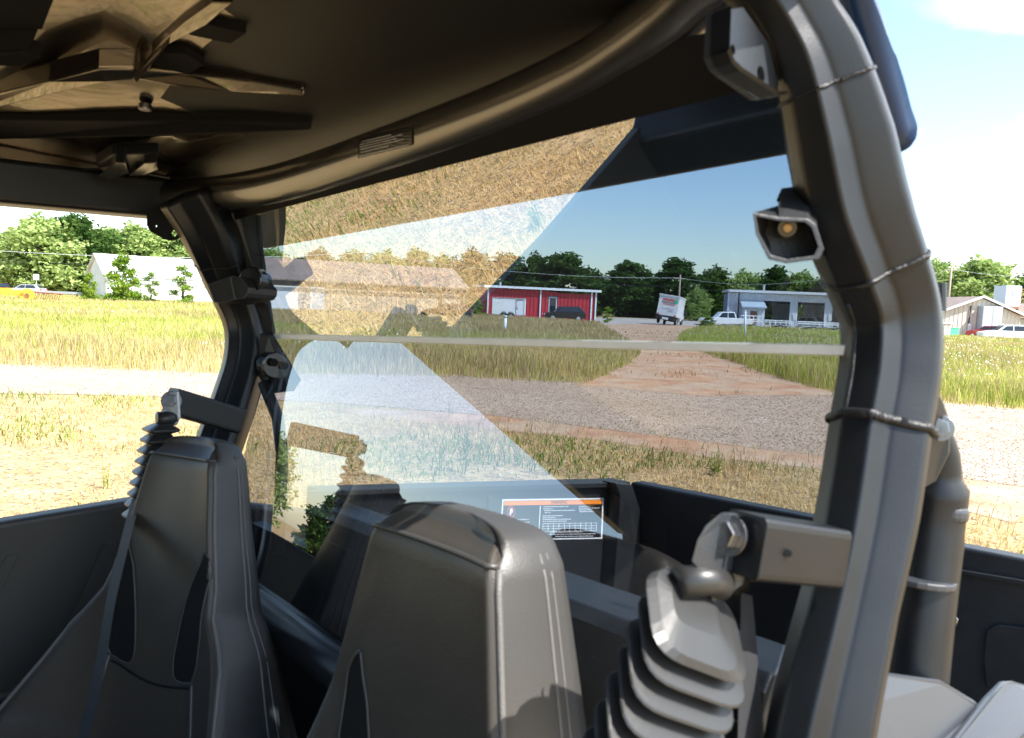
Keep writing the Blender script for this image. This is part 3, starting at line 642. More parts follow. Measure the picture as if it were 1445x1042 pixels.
def suv(name, px, d, rz, m, label, cat='suv', L_=4.6, hgt=1.68, w=1.85):
    e = empty(name, frame_at(px, d), rz, label, cat)
    k = hgt/1.68
    low = [(-L_/2, .35), (L_/2-.05, .3), (L_/2, .6), (L_/2-.08, .85), (L_/2-1.15, 1.03), (-L_/2+.1, 1.05), (-L_/2, .8)]
    cab = [(L_/2-1.25, 1.0), (L_/2-1.95, 1.6*k), (-L_/2+.75, 1.68*k), (-L_/2+.12, 1.02)]
    gl = [[(L_/2-1.55, 1.07), (L_/2-2.02, 1.5*k), (L_/2-2.6, 1.55*k), (L_/2-2.6, 1.07)], [(L_/2-2.7, 1.07), (L_/2-2.7, 1.55*k), (-L_/2+.95, 1.56*k), (-L_/2+.6, 1.1)]]
    car_body(e, (low, cab), gl, w, m); wheels(e, (-L_/2+.85, L_/2-.9), w, .36)
    MB().prism([(L_/2-1.32, -w/2+.25, 1.08), (L_/2-1.32, w/2-.25, 1.08), (L_/2-1.86, w/2-.32, 1.55*k), (L_/2-1.86, -w/2+.32, 1.55*k)], (.02, 0, .02)).build('dark_pane_or_blocker', M['cglass'], e)
    MB().prism([(-L_/2+.2, -w/2+.25, 1.14), (-L_/2+.2, w/2-.25, 1.14), (-L_/2+.66, w/2-.32, 1.58*k), (-L_/2+.66, -w/2+.32, 1.58*k)], (-.03, 0, .02)).build('rear_window', M['cglass'], e)
    for s in (-1, 1):
        MB().box(-L_/2-.02, -L_/2+.08, s*(w/2-.16)-.12, s*(w/2-.16)+.12, .82, 1.02).build('tail_light', M['tail'], e)
        MB().box(L_/2-.1, L_/2, s*(w/2-.2)-.16, s*(w/2-.2)+.16, .66, .8).build('headlight', M['lab_w'], e)
    return e
suv('parked_suv', 796, 82, pi+.12, M['paint_k'], 'black suv parked in front of the red building')
suv('parked_suv', 1425, 88, 2.9, M['paint_w'], 'white suv parked before the cream building at the right edge', L_=4.9)
suv('parked_car', 1401, 91, 1.9, M['paint_r'], 'red car parked nose away beside the white suv', 'car', 4.4, 1.5)
suv('parked_car', 2, 108, 2.2, M['paint_k'], 'dark car with red tail light at the left photo edge', 'car', 4.5, 1.55)
suv('parked_car', 38, 122, pi+.05, M['paint_s'], 'silver car on the far road under the wood', 'car', 4.7, 1.6)
suv('parked_car', 631, 64, pi, M['paint_k'], 'dark car roof showing before the tan building', 'car', 2.9+1.4, 1.5)
def pickup(px, d, rz, m, label):
    e = empty('pickup_truck', frame_at(px, d), rz, label, 'pickup')
    low = [(-2.7, .5), (2.6, .4), (2.7, .7), (2.6, 1.0), (1.3, 1.12), (-2.7, 1.1)]
    cab = [(1.2, 1.08), (.6, 1.75), (-.8, 1.78), (-1.0, 1.08)]
    gl = [[(.95, 1.16), (.52, 1.66), (.0, 1.68), (.0, 1.16)], [(-.1, 1.16), (-.1, 1.68), (-.7, 1.68), (-.85, 1.16)]]
    car_body(e, (low, cab), gl, 1.9, m); wheels(e, (-1.7, 1.75), 1.9, .4); return e
pickup(1024, 84, pi, M['paint_w'], 'white pickup parked in the grass by the blue end of the garage')
# box truck leaning on the uneven lot
e = empty('box_truck', frame_at(944, 88), radians(68), 'white box truck leaning right, seen from the back on the lot', 'box truck', rx=radians(8))
e.rotation_euler = (Matrix.Rotation(radians(8), 3, 'Y') @ Matrix.Rotation(radians(68), 3, 'Z')).to_euler()
MB().box(-2.4, 1.7, -1.15, 1.15, .95, 3.2).build('cargo_box', M['paint_w'], e, bevel=.04)
MB().box(-2.46, 1.75, -1.2, 1.2, 3.2, 3.32).build('roof_cap', M['trim_w'], e)
MB().prism([(1.8, -1.0, .6), (3.6, -1.0, .6), (3.7, -1.0, 1.3), (3.2, -1.0, 1.5), (2.8, -1.0, 2.35), (1.8, -1.0, 2.4)], (0, 2.0, 0)).build('cab', M['paint_w'], e, bevel=.08)
for s in (-1, 1):
    MB().box(2.0, 2.75, s*1.0-.01, s*1.0+.02, 1.45, 2.15).build('side_window', M['cglass'], e)
    MB().box(2.7, 2.8, s*1.3-.12, s*1.3+.12, 1.5, 2.0).build('mirror', M['inside'], e)
    MB().box(-2.46, -2.4, s*.95-.1, s*.95+.1, .98, 1.12).build('tail_light', M['tail'], e)
MB().box(-2.6, 3.4, -.5, .5, .45, .9).build('chassis', M['inside'], e)
MB().box(-2.75, -2.5, -1.1, 1.1, .55, .78).build('bumper', M['inside'], e)
MB().box(-2.78, -2.74, -.35, .35, .5, .75).build('number_plate', M['lab_w'], e)
MB().box(-2.44, -2.4, -1.05, 1.05, 2.98, 3.08).build('header_band', M['duct'], e)
wheels(e, (-1.3, 2.7), 2.2, .45)
sg = MB()
for k in range(7): sg.box(-2.43, -2.41, .62-.19*k-.06, .62-.19*k+.06, 2.62-.03*(k % 2), 2.84+.02*(k % 3))
sg.build('lettering', M['lab_r'], e)
sg = MB()
for k in range(9): sg.box(-2.425, -2.41, .68-.17*k-.05, .68-.17*k+.05, 2.36+.02*(k % 2), 2.5)
sg.build('lettering', M['inside'], e)
MB().box(-2.425, -2.41, -.75, .6, 2.2, 2.27).build('lettering', M['lab_r'], e)
MB().prism([(-2.425, -.55, 2.5), (-2.425, -.5, 2.85), (-2.425, -.85, 2.9), (-2.425, -1.05, 2.75), (-2.425, -1.0, 2.45), (-2.425, -.8, 2.4)], (.012, 0, 0)).build('emblem', M['lab_g'], e)
MB().box(-2.425, -2.41, -.7, .7, 1.75, 1.79).box(-2.425, -2.41, -.7, -.1, 1.5, 1.6).build('lettering', M['duct'], e)
# white enclosed trailer
e = empty('enclosed_trailer', frame_at(718, 80), .03, 'white enclosed trailer parked against the red building', 'trailer')
MB().box(-1.85, 1.75, -1, 1, .45, 2.2).build('body', M['paint_w'], e, bevel=.08)
MB().box(-1.88, 1.8, -1.03, 1.03, 2.2, 2.28).build('roof_rail', M['galv'], e)
dr = MB().box(.75, 1.55, -1.03, -1.0, .55, 2.05).build('door', M['trim_w'], e)
MB().box(.72, .75, -1.05, -1.0, .5, 2.1).box(1.55, 1.58, -1.05, -1.0, .5, 2.1).box(.75, 1.55, -1.05, -1.0, 2.05, 2.1).build('door_frame', M['inside'], dr)
MB().box(.8, .95, -1.08, -1.03, 1.2, 1.25).build('handle', M['inside'], dr)
MB().box(-1.8, 1.7, -1.02, -1.0, .45, .56).build('skirt', M['galv'], e)
wheels(e, (-.55, .2), 2.1, .34)
for x in (-.55, .2): MB().tube([(x-.42+.84*t, -1.08, .42+.38*sin(pi*t)) for t in [k/8 for k in range(9)]], .04, 6).build('mudguard', M['inside'], e)
# small flatbed carts / trailers before the bays
for px, lab, L_ in [(1061, 'white service cart crowded with frames in front of the lean-to door', 1.9), (1099, 'low white trailer before the first garage bay', 2.4), (1146, 'low white trailer before the second garage bay', 2.4), (1180, 'low white trailer beside the near post before the third bay', 2.4)]:
    e = empty('utility_trailer', frame_at(px, 86), .04, lab, 'trailer', 'trailers before the garage')
    MB().box(-L_/2, L_/2, -.7, .7, .5, .6).build('deck', M['galv'], e)
    f = MB()
    for x in np.linspace(-L_/2, L_/2, 5): f.box(x-.03, x+.03, -.72, -.66, .6, 1.45 if L_ < 2 else 1.05); f.box(x-.03, x+.03, .66, .72, .6, 1.45 if L_ < 2 else 1.05)
    for z in (.85, 1.05)+((1.45,) if L_ < 2 else ()): f.box(-L_/2, L_/2, -.75, -.63, z-.05, z+.05); f.box(-L_/2, L_/2, .63, .75, z-.05, z+.05)
    f.build('side_rail', M['paint_w'], e); wheels(e, (0,), 1.6, .3)
suv('parked_car', 1137, 99, 2.4, M['paint_s'], 'grey car standing inside the second garage bay', 'car', 4.4, 1.6)

# ------------------------------------------------------------------ poles, wires, posts, sign, implement
def pole(px, d, top, label, r=.11, arm=True):
    p = frame_at(px, d); q = ray(px, top); s = d/sqrt(q.x**2+q.y**2); H = CAM.z+q.z*s
    e = empty('utility_pole', p, 0, label, 'utility pole', 'utility poles along the far road')
    MB().tube([(0, 0, 0), (0, 0, H)], [r*1.2, r*.8], 10).build('shaft', M['wood'], e, smooth=True)
    if arm: MB().box(-.9, .9, -.06, .06, H-.7, H-.58).build('crossarm', M['wood'], e)
    return p+Vector((0, 0, H-.6))
P0 = pole(-120, 120, 340, 'utility pole past the left edge')
P1 = pole(512, 125, 352, 'utility pole behind the reflected ground, over the tan roof')
P2 = pole(957, 128, 388, 'utility pole above the box truck', .16)
P3 = pole(1183, 125, 385, 'utility pole behind the right end of the garage')
P4 = pole(1337, 110, 374, 'pale utility pole behind the cream building', .15)
P5 = pole(1600, 110, 366, 'utility pole past the right edge')
def wire(name, a, b, off, sag, label, r=.02):
    a = a+Vector(off); b = b+Vector(off); path = [a.lerp(b, t)-Vector((0, 0, sag*4*t*(1-t))) for t in [k/14 for k in range(15)]]
    o = MB().tube(path, r, 5).build(name, M['inside'] if 'upper' not in label else M['galv'], None); tag(o, label, 'power line', 'power lines strung between the poles')
names = ['from the left edge to the pole over the tan roof', 'from the tan roof to the pole above the truck', 'from the pole above the truck to the one behind the garage', 'from the garage to the pole behind the cream building', 'from the cream building to the right edge']
for k, (A, B) in enumerate([(P0, P1), (P1, P2), (P2, P3), (P3, P4), (P4, P5)]):
    wire('power_line', A, B, (0, 0, .1), 1.2, 'upper power line '+names[k], .022)
    wire('power_line', A, B, (0, 0, -1.3), 1.0, 'lower power line '+names[k], .022)
e = empty('marker_post', gp(712, 476), .0, 'short white capped marker post standing in the brown grass', 'post')
MB().tube([(0, 0, 0), (0, 0, .95)], .075, 12).build('shaft', M['trim_w'], e, smooth=True); MB().tube([(0, 0, .95), (0, 0, 1.03), (0, 0, 1.06)], [.085, .085, .04], 12).build('cap', M['trim_b'], e, smooth=True)
e = empty('marker_post', gp(1051, 483), 0, 'taller white post leaning in the grass before the garage', 'post')
e.rotation_euler = (0, radians(-3), 0)
MB().tube([(0, 0, 0), (0, 0, 1.75)], .06, 12).build('shaft', M['trim_w'], e, smooth=True); MB().tube([(0, 0, 1.75), (0, 0, 1.83)], [.07, .05], 12).build('cap', M['lab_w'], e)
p = frame_at(52, 112); e = empty('road_sign', p, .1, 'small white sign on a thin post beside the far road', 'sign')
MB().tube([(0, 0, 0), (0, 0, 2.9)], .04, 8).build('post', M['galv'], e); MB().box(-.35, .35, -.06, -.04, 2.2, 2.9).build('panel', M['lab_w'], e)
e = empty('guard_rail', frame_at(85, 112), -.03, 'grey guard rail along the far road under the wood', 'guard rail')
MB().box(-9, 9, -.05, .05, .55, .85).build('rail', M['galv'], e)
for k in range(9): MB().box(-8.9+2.2*k, -8.75+2.2*k, .06, .2, 0, .8).build('post', M['wood'], e)
# field implement: frame, wheel and rows of rusty tines
e = empty('tractor_rake', frame_at(40, 78), .05, 'yellow hay rake with rusty tines standing in the field', 'farm implement')
MB().box(-2.6, -.1, -.5, .5, .55, .8).box(-2.2, -1.6, -.4, .4, .8, 1.2).box(-1.2, -.4, -.3, .3, .8, 1.05).build('frame', M['yellow'], e)
t = MB().tube([(.2, -.5, .6), (.2, -.3, .6)], .62, 20).build('wheel', M['yellow'], e)
MB().tube([(.2, -.55, .6), (.2, -.5, .6)], .2, 12).build('hub', M['rust'], t)
for k in range(12):
    x = .9+.19*k; MB().tube([(x, -.4, .95-.02*k), (x-.05, -.42, .7), (x-.22, -.45, .2)], .03, 5).build('tine', M['rust'], e)
MB().tube([(.2, -.35, .95), (3.2, -.35, .85)], .06, 8).build('tine_bar', M['rust'], e)
p = frame_at(1335, 84); e = empty('electrical_cabinet', p, .1, 'cream utility cabinet beside the near post before the cream building', 'cabinet')
MB().box(-.45, .35, -.4, .4, 0, 1.5).build('housing', M['clad_c'], e, bevel=.03); MB().box(-.6, .6, -.5, .5, 1.5, 1.62).build('lid', M['trim_w'], e)
p = frame_at(1346, 87); e = empty('waste_bin', p, .1, 'green low bin in front of the cream wall', 'bin')
MB().box(-.5, .5, -.35, .35, 0, 1.05).build('bin_body', M['lab_g'], e, bevel=.04); MB().box(-.53, .53, -.38, .38, 1.05, 1.12).build('lid', M['lab_g'], e)
#UTV#
# ------------------------------------------------------------------ the buggy the photo is taken from
# its own axes, fitted to the photo: AL to its far side, AR to its tail, AU up; it stands a little tilted
AL = ray(-229, 460).normalized()
h_ = Vector((AL.y, -AL.x, 0)).normalized(); v_ = h_.cross(AL).normalized(); v_ = v_ if v_.z > 0 else -v_
AR = h_*cos(radians(3))-v_*sin(radians(3)); AU = v_*cos(radians(3))+h_*sin(radians(3))
S0 = CAM+ray(1195, 495)*.66
def V3(l, r, u): return S0+AL*l+AR*r+AU*u
def hit(x, y, P0, Nn): d = ray(x, y); return CAM+d*((P0-CAM).dot(Nn)/d.dot(Nn))
def onr(x, y, r): return hit(x, y, S0+AR*r, AR)
def onl(x, y, l): return hit(x, y, S0+AL*l, AL)
def onu(x, y, u): return hit(x, y, S0+AU*u, AU)
BU = empty('off_road_buggy', (V3(.6, -.5, 0).x, V3(.6, -.5, 0).y, 0), 0, 'black open sided off road buggy with smoked rear screen, seen from inside its cab', 'off road buggy')
PW[BU.name] = Matrix.Translation(BU.location)
def vbox(mb, l0, l1, r0, r1, u0, u1, m=0):
    vs = [V3(l, r, u) for u in (u0, u1) for r in (r0, r1) for l in (l0, l1)]
    return mb.add(vs, [[0, 2, 3, 1], [4, 5, 7, 6], [0, 1, 5, 4], [2, 6, 7, 3], [0, 4, 6, 2], [1, 3, 7, 5]], m)

# --- rear screen: upper and lower smoked panes meeting in a pale strip
AU_, AL_ = radians(21.5), radians(14.8)
VU = AU*cos(AU_)-AR*sin(AU_); NU = VU.cross(AL).normalized(); NU = NU if NU.dot(AR) < 0 else -NU
VL = -AU*cos(AL_)-AR*sin(AL_); NL = VL.cross(AL).normalized(); NL = NL if NL.dot(AR) < 0 else -NL
def pane(name, pts, Nn, label, gm='glass_f'):
    mb = MB(); n = len(pts); back = [p-Nn*.005 for p in pts]
    mb.add(pts+back, [list(range(n))], 0)
    me_f = [[2*n-1-i for i in range(n)]]+[[i, (i+1) % n, n+(i+1) % n, n+i] for i in range(n)]
    mb.f += me_f; mb.m += [1]*len(me_f)
    o = mb.build(name, [M[gm], M['glass_b']], BU, fix=True); o['label'] = label; return o
pu = [S0+AL*l+VU*v for l, v in [(-.005, .004), (1.165, .004), (1.165, .30), (.30, .30)]]+[hit(1104, 60, S0, NU), hit(1132, 150, S0, NU), hit(1160, 250, S0, NU), hit(1185, 340, S0, NU)]
pl_ = [S0+AL*l+VL*v for l, v in [(-.02, .004), (1.165, .004), (1.16, .14), (1.14, .34), (1.02, .50), (.12, .50), (.02, .34)]]
pane('rear_screen', pu, NU, 'upper smoked pane mirroring the dry ground')
pane('rear_screen', pl_, NL, 'lower smoked pane mirroring the sky', 'glass_l')
st = MB(); st.prism([S0-AL*.03-AR*.004-AU*.0045, S0-AL*.03-AR*.004+AU*.0045, S0-AL*.03+AR*.008+AU*.0045, S0-AL*.03+AR*.008-AU*.0045], AL*1.2)
st.build('joining_strip', M['alu'], BU, bevel=.001)

# --- roll cage
SEC = roundsec([(-.5, .3), (-.49, -.18), (-.25, -.46), (-.19, -.43), (-.03, -.36), (.02, -.38), (.36, -.40), (.47, -.24), (.5, .3), (.36, .46), (-.36, .46)], .05, 3)
def post(name, pix, wid, label=None, sec=SEC):
    P = crom([(*at(x, y, d), ) for x, y, d in pix], 8); n = len(P); wd = [p for p in wid]
    W_ = [wd[0]+(wd[-1]-wd[0])*i/(n-1) for i in range(n)] if len(wd) == 2 else [float(np.interp(i/(n-1), np.linspace(0, 1, len(wd)), wd)) for i in range(n)]
    mb = MB(); rings = []
    for i, p in enumerate(P):
        T = (P[min(i+1, n-1)]-P[max(i-1, 0)]).normalized()
        view = Vector((.12, 1, -.1)); A = view.cross(T); A.normalize(); A = A if A.x > 0 else -A      # A: across, to the right
        B = T.cross(A).normalized(); B = B if B.y > 0 else -B
        rings.append([p+A*a*W_[i]+B*b*W_[i]*.85 for a, b in sec])
    k = len(rings[0]); vs = [v for q in rings for v in q]; fs = [[i*k+j, i*k+(j+1) % k, (i+1)*k+(j+1) % k, (i+1)*k+j] for i in range(n-1) for j in range(k)]
    fs += [list(range(k))[::-1], [len(vs)-k+j for j in range(k)]]
    mb.add(vs, fs); o = mb.build(name, M['steel'], BU, smooth=True)
    if label: o['label'] = label
    return o, P, rings
PR = [(1035, -75, .60), (1092, -20, .60), (1132, 40, .605), (1160, 100, .61), (1187, 200, .62), (1209, 300, .63), (1237, 380, .64), (1258, 450, .65), (1257, 520, .645), (1244, 600, .635), (1226, 720, .62), (1200, 850, .60), (1166, 1000, .58), (1150, 1090, .57)]
pr, PRp, PRr = post('cage_post', PR, [.06, .06, .062, .069, .080, .084, .081, .077, .077, .076, .075, .070, .074, .074], 'near grey post of the roll cage, sunlit below its bend')
PL = [(262, 275, 1.40), (296, 335, 1.44), (322, 400, 1.50), (345, 455, 1.53), (346, 505, 1.52), (331, 560, 1.50), (310, 620, 1.47), (288, 680, 1.44), (262, 760, 1.40), (240, 860, 1.38)]
pl2, PLp, PLr = post('cage_post', PL, [.105, .1, .085, .085, .085, .088, .088, .09, .09], 'far black post of the roll cage')
def weld(ring, pt, r=.004, parent=pr, amp=.08):
    c = sum(ring, Vector())/len(ring); pts = [c+(v-c)*1.0 for v in ring]; pts.append(pts[0]); n = len(pts)
    # resample with lumps
    out = []
    for i in range(n-1):
        for k in range(2): out.append(pts[i].lerp(pts[i+1], k/2)+Vector((random.gauss(0, .0002), random.gauss(0, .0002), random.gauss(0, .0004))))
    out.append(out[0]); MB().tube(out, [r*(1+random.uniform(-amp, amp)) for _ in out], 7, caps=False).build('weld_bead', M['weld'], parent, smooth=True)
weld(PRr[72], 0, .0042); weld(PRr[48], 0, .0024); weld(PRr[26], 0, .0018)
weld(PLr[12], 0, .002, pl2)
# seam between the two tubes of the near post: a raised rib and grime line
MB().tube([PRr[i][6]*.5+PRr[i][7]*.5 for i in range(50, 73)], .0016, 6).build('seam', M['weld'], pr, smooth=True)
# cross tube over the screen
HX = [(120, 278, 1.66), (215, 277, 1.55), (300, 274, 1.44), (400, 258, 1.27), (540, 215, 1.06), (700, 160, .885), (820, 108, .78), (890, 66, .725), (950, 22, .68), (1010, -30, .64), (1090, -60, .61)]
hp = crom([at(*p) for p in HX], 8)
M['tube'] = mat('gloss_tube_paint', (.02, .018, .015), .27, spec=.9, ior=1.85, coat=.4, bump=.1, bscale=400, bdist=.0008)
hdr = MB().tube(hp, .033, 28).build('cross_tube', M['tube'], BU, smooth=True); hdr['label'] = 'curved cross tube over the rear screen'
def onhdr(x, y):                                  # front surface of the cross tube along a line of sight
    d = ray(x, y).normalized(); best = None
    for i in range(len(hp)-1):
        for t in [k_/14 for k_ in range(14)]:
            p = hp[i].lerp(hp[i+1], t); w = p-CAM; s = w.dot(d); q = (w-d*s).length
            if best is None or q < best[0]: best = (q, s, p, (hp[i+1]-hp[i]).normalized())
    q, s, p, T_ = best; q = min(q, .0322); return CAM+d*(s-sqrt(.033**2-q*q)/max(.3, d.cross(T_).length)-.0004), p
# label curved round the tube
def curved(x0, x1, y0, y1, sl, nu, nv, off=0):
    g = []
    for j in range(nv+1):
        for i in range(nu+1):
            x = x0+(x1-x0)*i/nu; y = y0+(y1-y0)*j/nv+sl*(x-x0); p, c = onhdr(x, y); g.append(p+(CAM-p).normalized()*off)
    return g, [[j*(nu+1)+i, j*(nu+1)+i+1, (j+1)*(nu+1)+i+1, (j+1)*(nu+1)+i] for j in range(nv) for i in range(nu)]
def ctag(name, x0, x1, y0, y1, sl, m, parent, off, nu=10, nv=8):
    g, f = curved(x0, x1, y0, y1, sl, nu, nv, off); mb = MB(); mb.add(g, f); return mb.build(name, m, parent, smooth=True, fix=False)
lt = ctag('warning_label', 505, 581, 196, 224, -.24, M['lab_k'], hdr, .0028, 24, 24); lt['label'] = 'black warning label wrapped round the tube'
for i, (y, a, b) in enumerate([(200, 510, 552), (204, 508, 568), (207.5, 508, 560), (211, 508, 570), (215, 509, 548), (221, 507, 577)]):
    ctag('text_line', a, b, y, y+.9, -.24, M['lab_w'], lt, .0045, 24, 2)
MB().tube([onhdr(x, y)[0]-AR*0 for x, y in [(289, 268), (290.5, 268)]], .005, 12).build('drain_hole', M['dark'], hdr)
# far side roof rail and its joint block
ra = MB(); ra.prism([V3(1.30, -.10, .235), V3(1.30, -.10, .315), V3(1.36, -.10, .315), V3(1.36, -.10, .235)], (V3(1.30, -1.5, .14)-V3(1.30, -.10, .235)))
rail = ra.build('roof_rail', M['steel'], BU, bevel=.01)
jb = MB().prism([at(137, 250, 1.50), at(210, 252, 1.58), at(212, 300, 1.58), at(137, 298, 1.50)], AL*.06).build('rail_joint', M['steel'], BU, bevel=.004)
for x in (152, 180): MB().tube([at(x, 276, 1.515), at(x, 276, 1.50)], .006, 12).build('bolt', M['gloss'], jb)
def plate_with_holes(name, pts, holes, thick, m, parent, dirn, rim=None):
    # polygon plate; the holes are short dark sleeves set through it
    mb = MB(); bm = bmesh.new(); P = [Vector(p) for p in pts]; Nn = (P[1]-P[0]).cross(P[2]-P[1]).normalized()
    ux = (P[1]-P[0]).normalized(); uy = Nn.cross(ux); o0 = P[0]
    loops = [[((p-o0).dot(ux), (p-o0).dot(uy)) for p in P]]
    for c, r in holes:
        c = Vector(c); cc = c-Nn*((c-o0).dot(Nn)); loops.append([((cc-o0).dot(ux)+r*cos(2*pi*k/20), (cc-o0).dot(uy)+r*sin(2*pi*k/20)) for k in range(20)])
    edges = []
    for L_ in loops:
        vv = [bm.verts.new(o0+ux*a+uy*b) for a, b in L_]; edges += [bm.edges.new((vv[i], vv[(i+1) % len(vv)])) for i in range(len(vv))]
    bmesh.ops.triangle_fill(bm, use_beauty=True, use_dissolve=False, edges=edges)
    ex = bmesh.ops.extrude_face_region(bm, geom=bm.faces[:]); bmesh.ops.translate(bm, vec=dirn*thick, verts=[g for g in ex['geom'] if isinstance(g, bmesh.types.BMVert)])
    bmesh.ops.recalc_face_normals(bm, faces=bm.faces); me = bpy.data.meshes.new(name); bm.to_mesh(me); bm.free()
    return link(name, me, m, parent)
def arc(pix, d): return [at(x, y, d) for x, y in pix]
plate_with_holes('mounting_plate', arc([(207, 296), (207, 318), (212, 327), (232, 338), (240, 340), (247, 338), (262, 327), (290, 318), (290, 292)], 1.42), [(at(219, 319, 1.42), .0036), (at(244, 329.5, 1.42), .0072)], .005, M['steel'], BU, AR)
M['gusset'] = mat('gusset_paint', (.03, .035, .042), .35, spec=.6, bump=.2, bscale=400)
# near gusset plate with turned edge
gp1 = [(1006, 18), (1003, 80), (1010, 96), (1020, 105), (1072, 138), (1084, 138), (1108, 118), (1090, 60), (1050, 10)]
dg = lambda x: .535+.00072*(x-1005)
gpl = plate_with_holes('mounting_plate', [at(x, y, dg(x)) for x, y in gp1], [(at(1035, 70, dg(1035)), .0038), (at(1078, 104, dg(1078)), .0066)], .006, M['gusset'], BU, AL)
gpl['label'] = 'near gusset plate with two holes and a turned edge'
fl = [at(x, y, dg(x)) for x, y in [(1004, 22), (1002, 80), (1009, 97), (1020, 107), (1072, 140), (1086, 139)]]
fv = fl+[p+(CAM-p).normalized()*.022 for p in fl]; n = len(fl)
f2 = MB(); 
for i in range(n-1):
    a, b = fl[i], fl[i+1]; k = AL*-.014; f2.add([a, b, b+k, a+k, a+AU*.002-AL*.002, b+AU*.002-AL*.002, b+k+AU*.002-AL*.002, a+k+AU*.002-AL*.002], [[0, 1, 2, 3], [7, 6, 5, 4], [0, 4, 5, 1], [1, 5, 6, 2], [2, 6, 7, 3], [3, 7, 4, 0]])
f2.build('turned_edge', M['steel'], gpl)

# --- roof: panel, stepped underside ribs, tail skirt, near side skirt
UR = .335
rf = MB()
NL_, NR_ = 40, 64
def ln_(r): return float(np.interp(r, [-.22, -.10, .03], [-.12, -.04, .05]))
def rz_(l, r):
    sm_ = lambda q: q*q*(3-2*q); t = -r
    bump = .085*sm_(min(1, max(0, (t-.10)/.34))) if t < .44 else .085*(1-sm_(min(1, (t-.44)/.5)))
    return UR-(.06*max(0, (r+.15)/.28)**1.4 if r > -.15 else 0)+bump*sm_(min(1, max(0, (1.15-l)/.42)))
def onroof(x, y, off):
    u = UR
    for _ in range(6): p = onu(x, y, u); q = p-S0; u = rz_(q.dot(AL), q.dot(AR))
    return onu(x, y, u)-AU*off
g = [V3(ln_(-1.75+1.78*(j/NR_))+(1.40-ln_(-1.75+1.78*(j/NR_)))*i/NL_, -1.75+1.78*(j/NR_), rz_(ln_(-1.75+1.78*(j/NR_))+(1.40-ln_(-1.75+1.78*(j/NR_)))*i/NL_, -1.75+1.78*(j/NR_))) for j in range(NR_+1) for i in range(NL_+1)]
nv = len(g); fs = [[j*(NL_+1)+i, j*(NL_+1)+i+1, (j+1)*(NL_+1)+i+1, (j+1)*(NL_+1)+i] for j in range(NR_) for i in range(NL_)]
rf.add(g, fs)
M['roof_shade'] = mat('roof_shade_matt', (.010, .010, .011), .5, spec=.28, bump=.1, bscale=30)  # same roof plastic made darker and duller: its shade put into the colour
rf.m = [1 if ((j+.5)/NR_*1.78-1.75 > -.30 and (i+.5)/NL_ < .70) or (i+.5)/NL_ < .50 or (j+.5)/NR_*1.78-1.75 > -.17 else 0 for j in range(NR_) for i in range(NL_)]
roof = rf.build('roof', [M['roof'], M['roof_shade']], BU, smooth=True, fix=False)
sm = roof.modifiers.new('s', 'SOLIDIFY'); sm.thickness = .014; sm.offset = 0
# check which way is up so that the thickness goes above
# tail skirt: down to the rear lip
la, lb = onr(400, 345, .13), onr(1275, 186, .13); uu = (la-S0).dot(AU)
l0, l1 = (lb-S0).dot(AL)-.0, (la-S0).dot(AL)+.12
sk = MB(); sk.prism([V3(l0, .10, uu+.075), V3(l0, .13, uu), V3(l0, .142, uu), V3(l0, .150, uu+.03)], AL*(l1-l0)); tsk = sk.build('tail_skirt', M['plastic'], roof, bevel=.004); 
s2 = MB(); l0 += .05; s2.prism([V3(l0, -.06, UR-.005), V3(l0, .10, uu+.07), V3(l0, .11, uu+.08), V3(l0, -.06, UR+.01)], AL*(l1-l0)); s2.build('tail_panel', M['roof'], roof)
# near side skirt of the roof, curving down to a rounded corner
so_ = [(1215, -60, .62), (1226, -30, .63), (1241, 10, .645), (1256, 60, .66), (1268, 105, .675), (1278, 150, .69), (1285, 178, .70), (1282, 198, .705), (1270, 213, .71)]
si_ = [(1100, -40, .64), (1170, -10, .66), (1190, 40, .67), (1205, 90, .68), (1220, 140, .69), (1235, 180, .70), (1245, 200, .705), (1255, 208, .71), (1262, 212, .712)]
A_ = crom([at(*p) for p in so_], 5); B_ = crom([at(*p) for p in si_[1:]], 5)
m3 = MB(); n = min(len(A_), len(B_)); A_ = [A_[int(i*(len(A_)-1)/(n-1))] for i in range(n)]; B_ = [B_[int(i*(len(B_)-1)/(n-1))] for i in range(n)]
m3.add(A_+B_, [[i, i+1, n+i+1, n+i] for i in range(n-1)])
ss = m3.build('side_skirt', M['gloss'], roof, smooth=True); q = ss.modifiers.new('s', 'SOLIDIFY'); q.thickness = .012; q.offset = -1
M['skirt'] = mat('roof_edge_sky_tint', (.008, .03, .085), .3, spec=.4); ss.data.materials[0] = M['skirt']  # blue of the mirrored sky put into the black edge's colour
def drop(u, pts, thick, name, m, parent=roof, bevel=.004, label=None):
    mb = MB(); mb.prism([onroof(x, y, UR-u) for x, y in pts], AU*thick); o = mb.build(name, m, parent, bevel=bevel)
    if label: o['label'] = label
    return o
ud = UR-.012
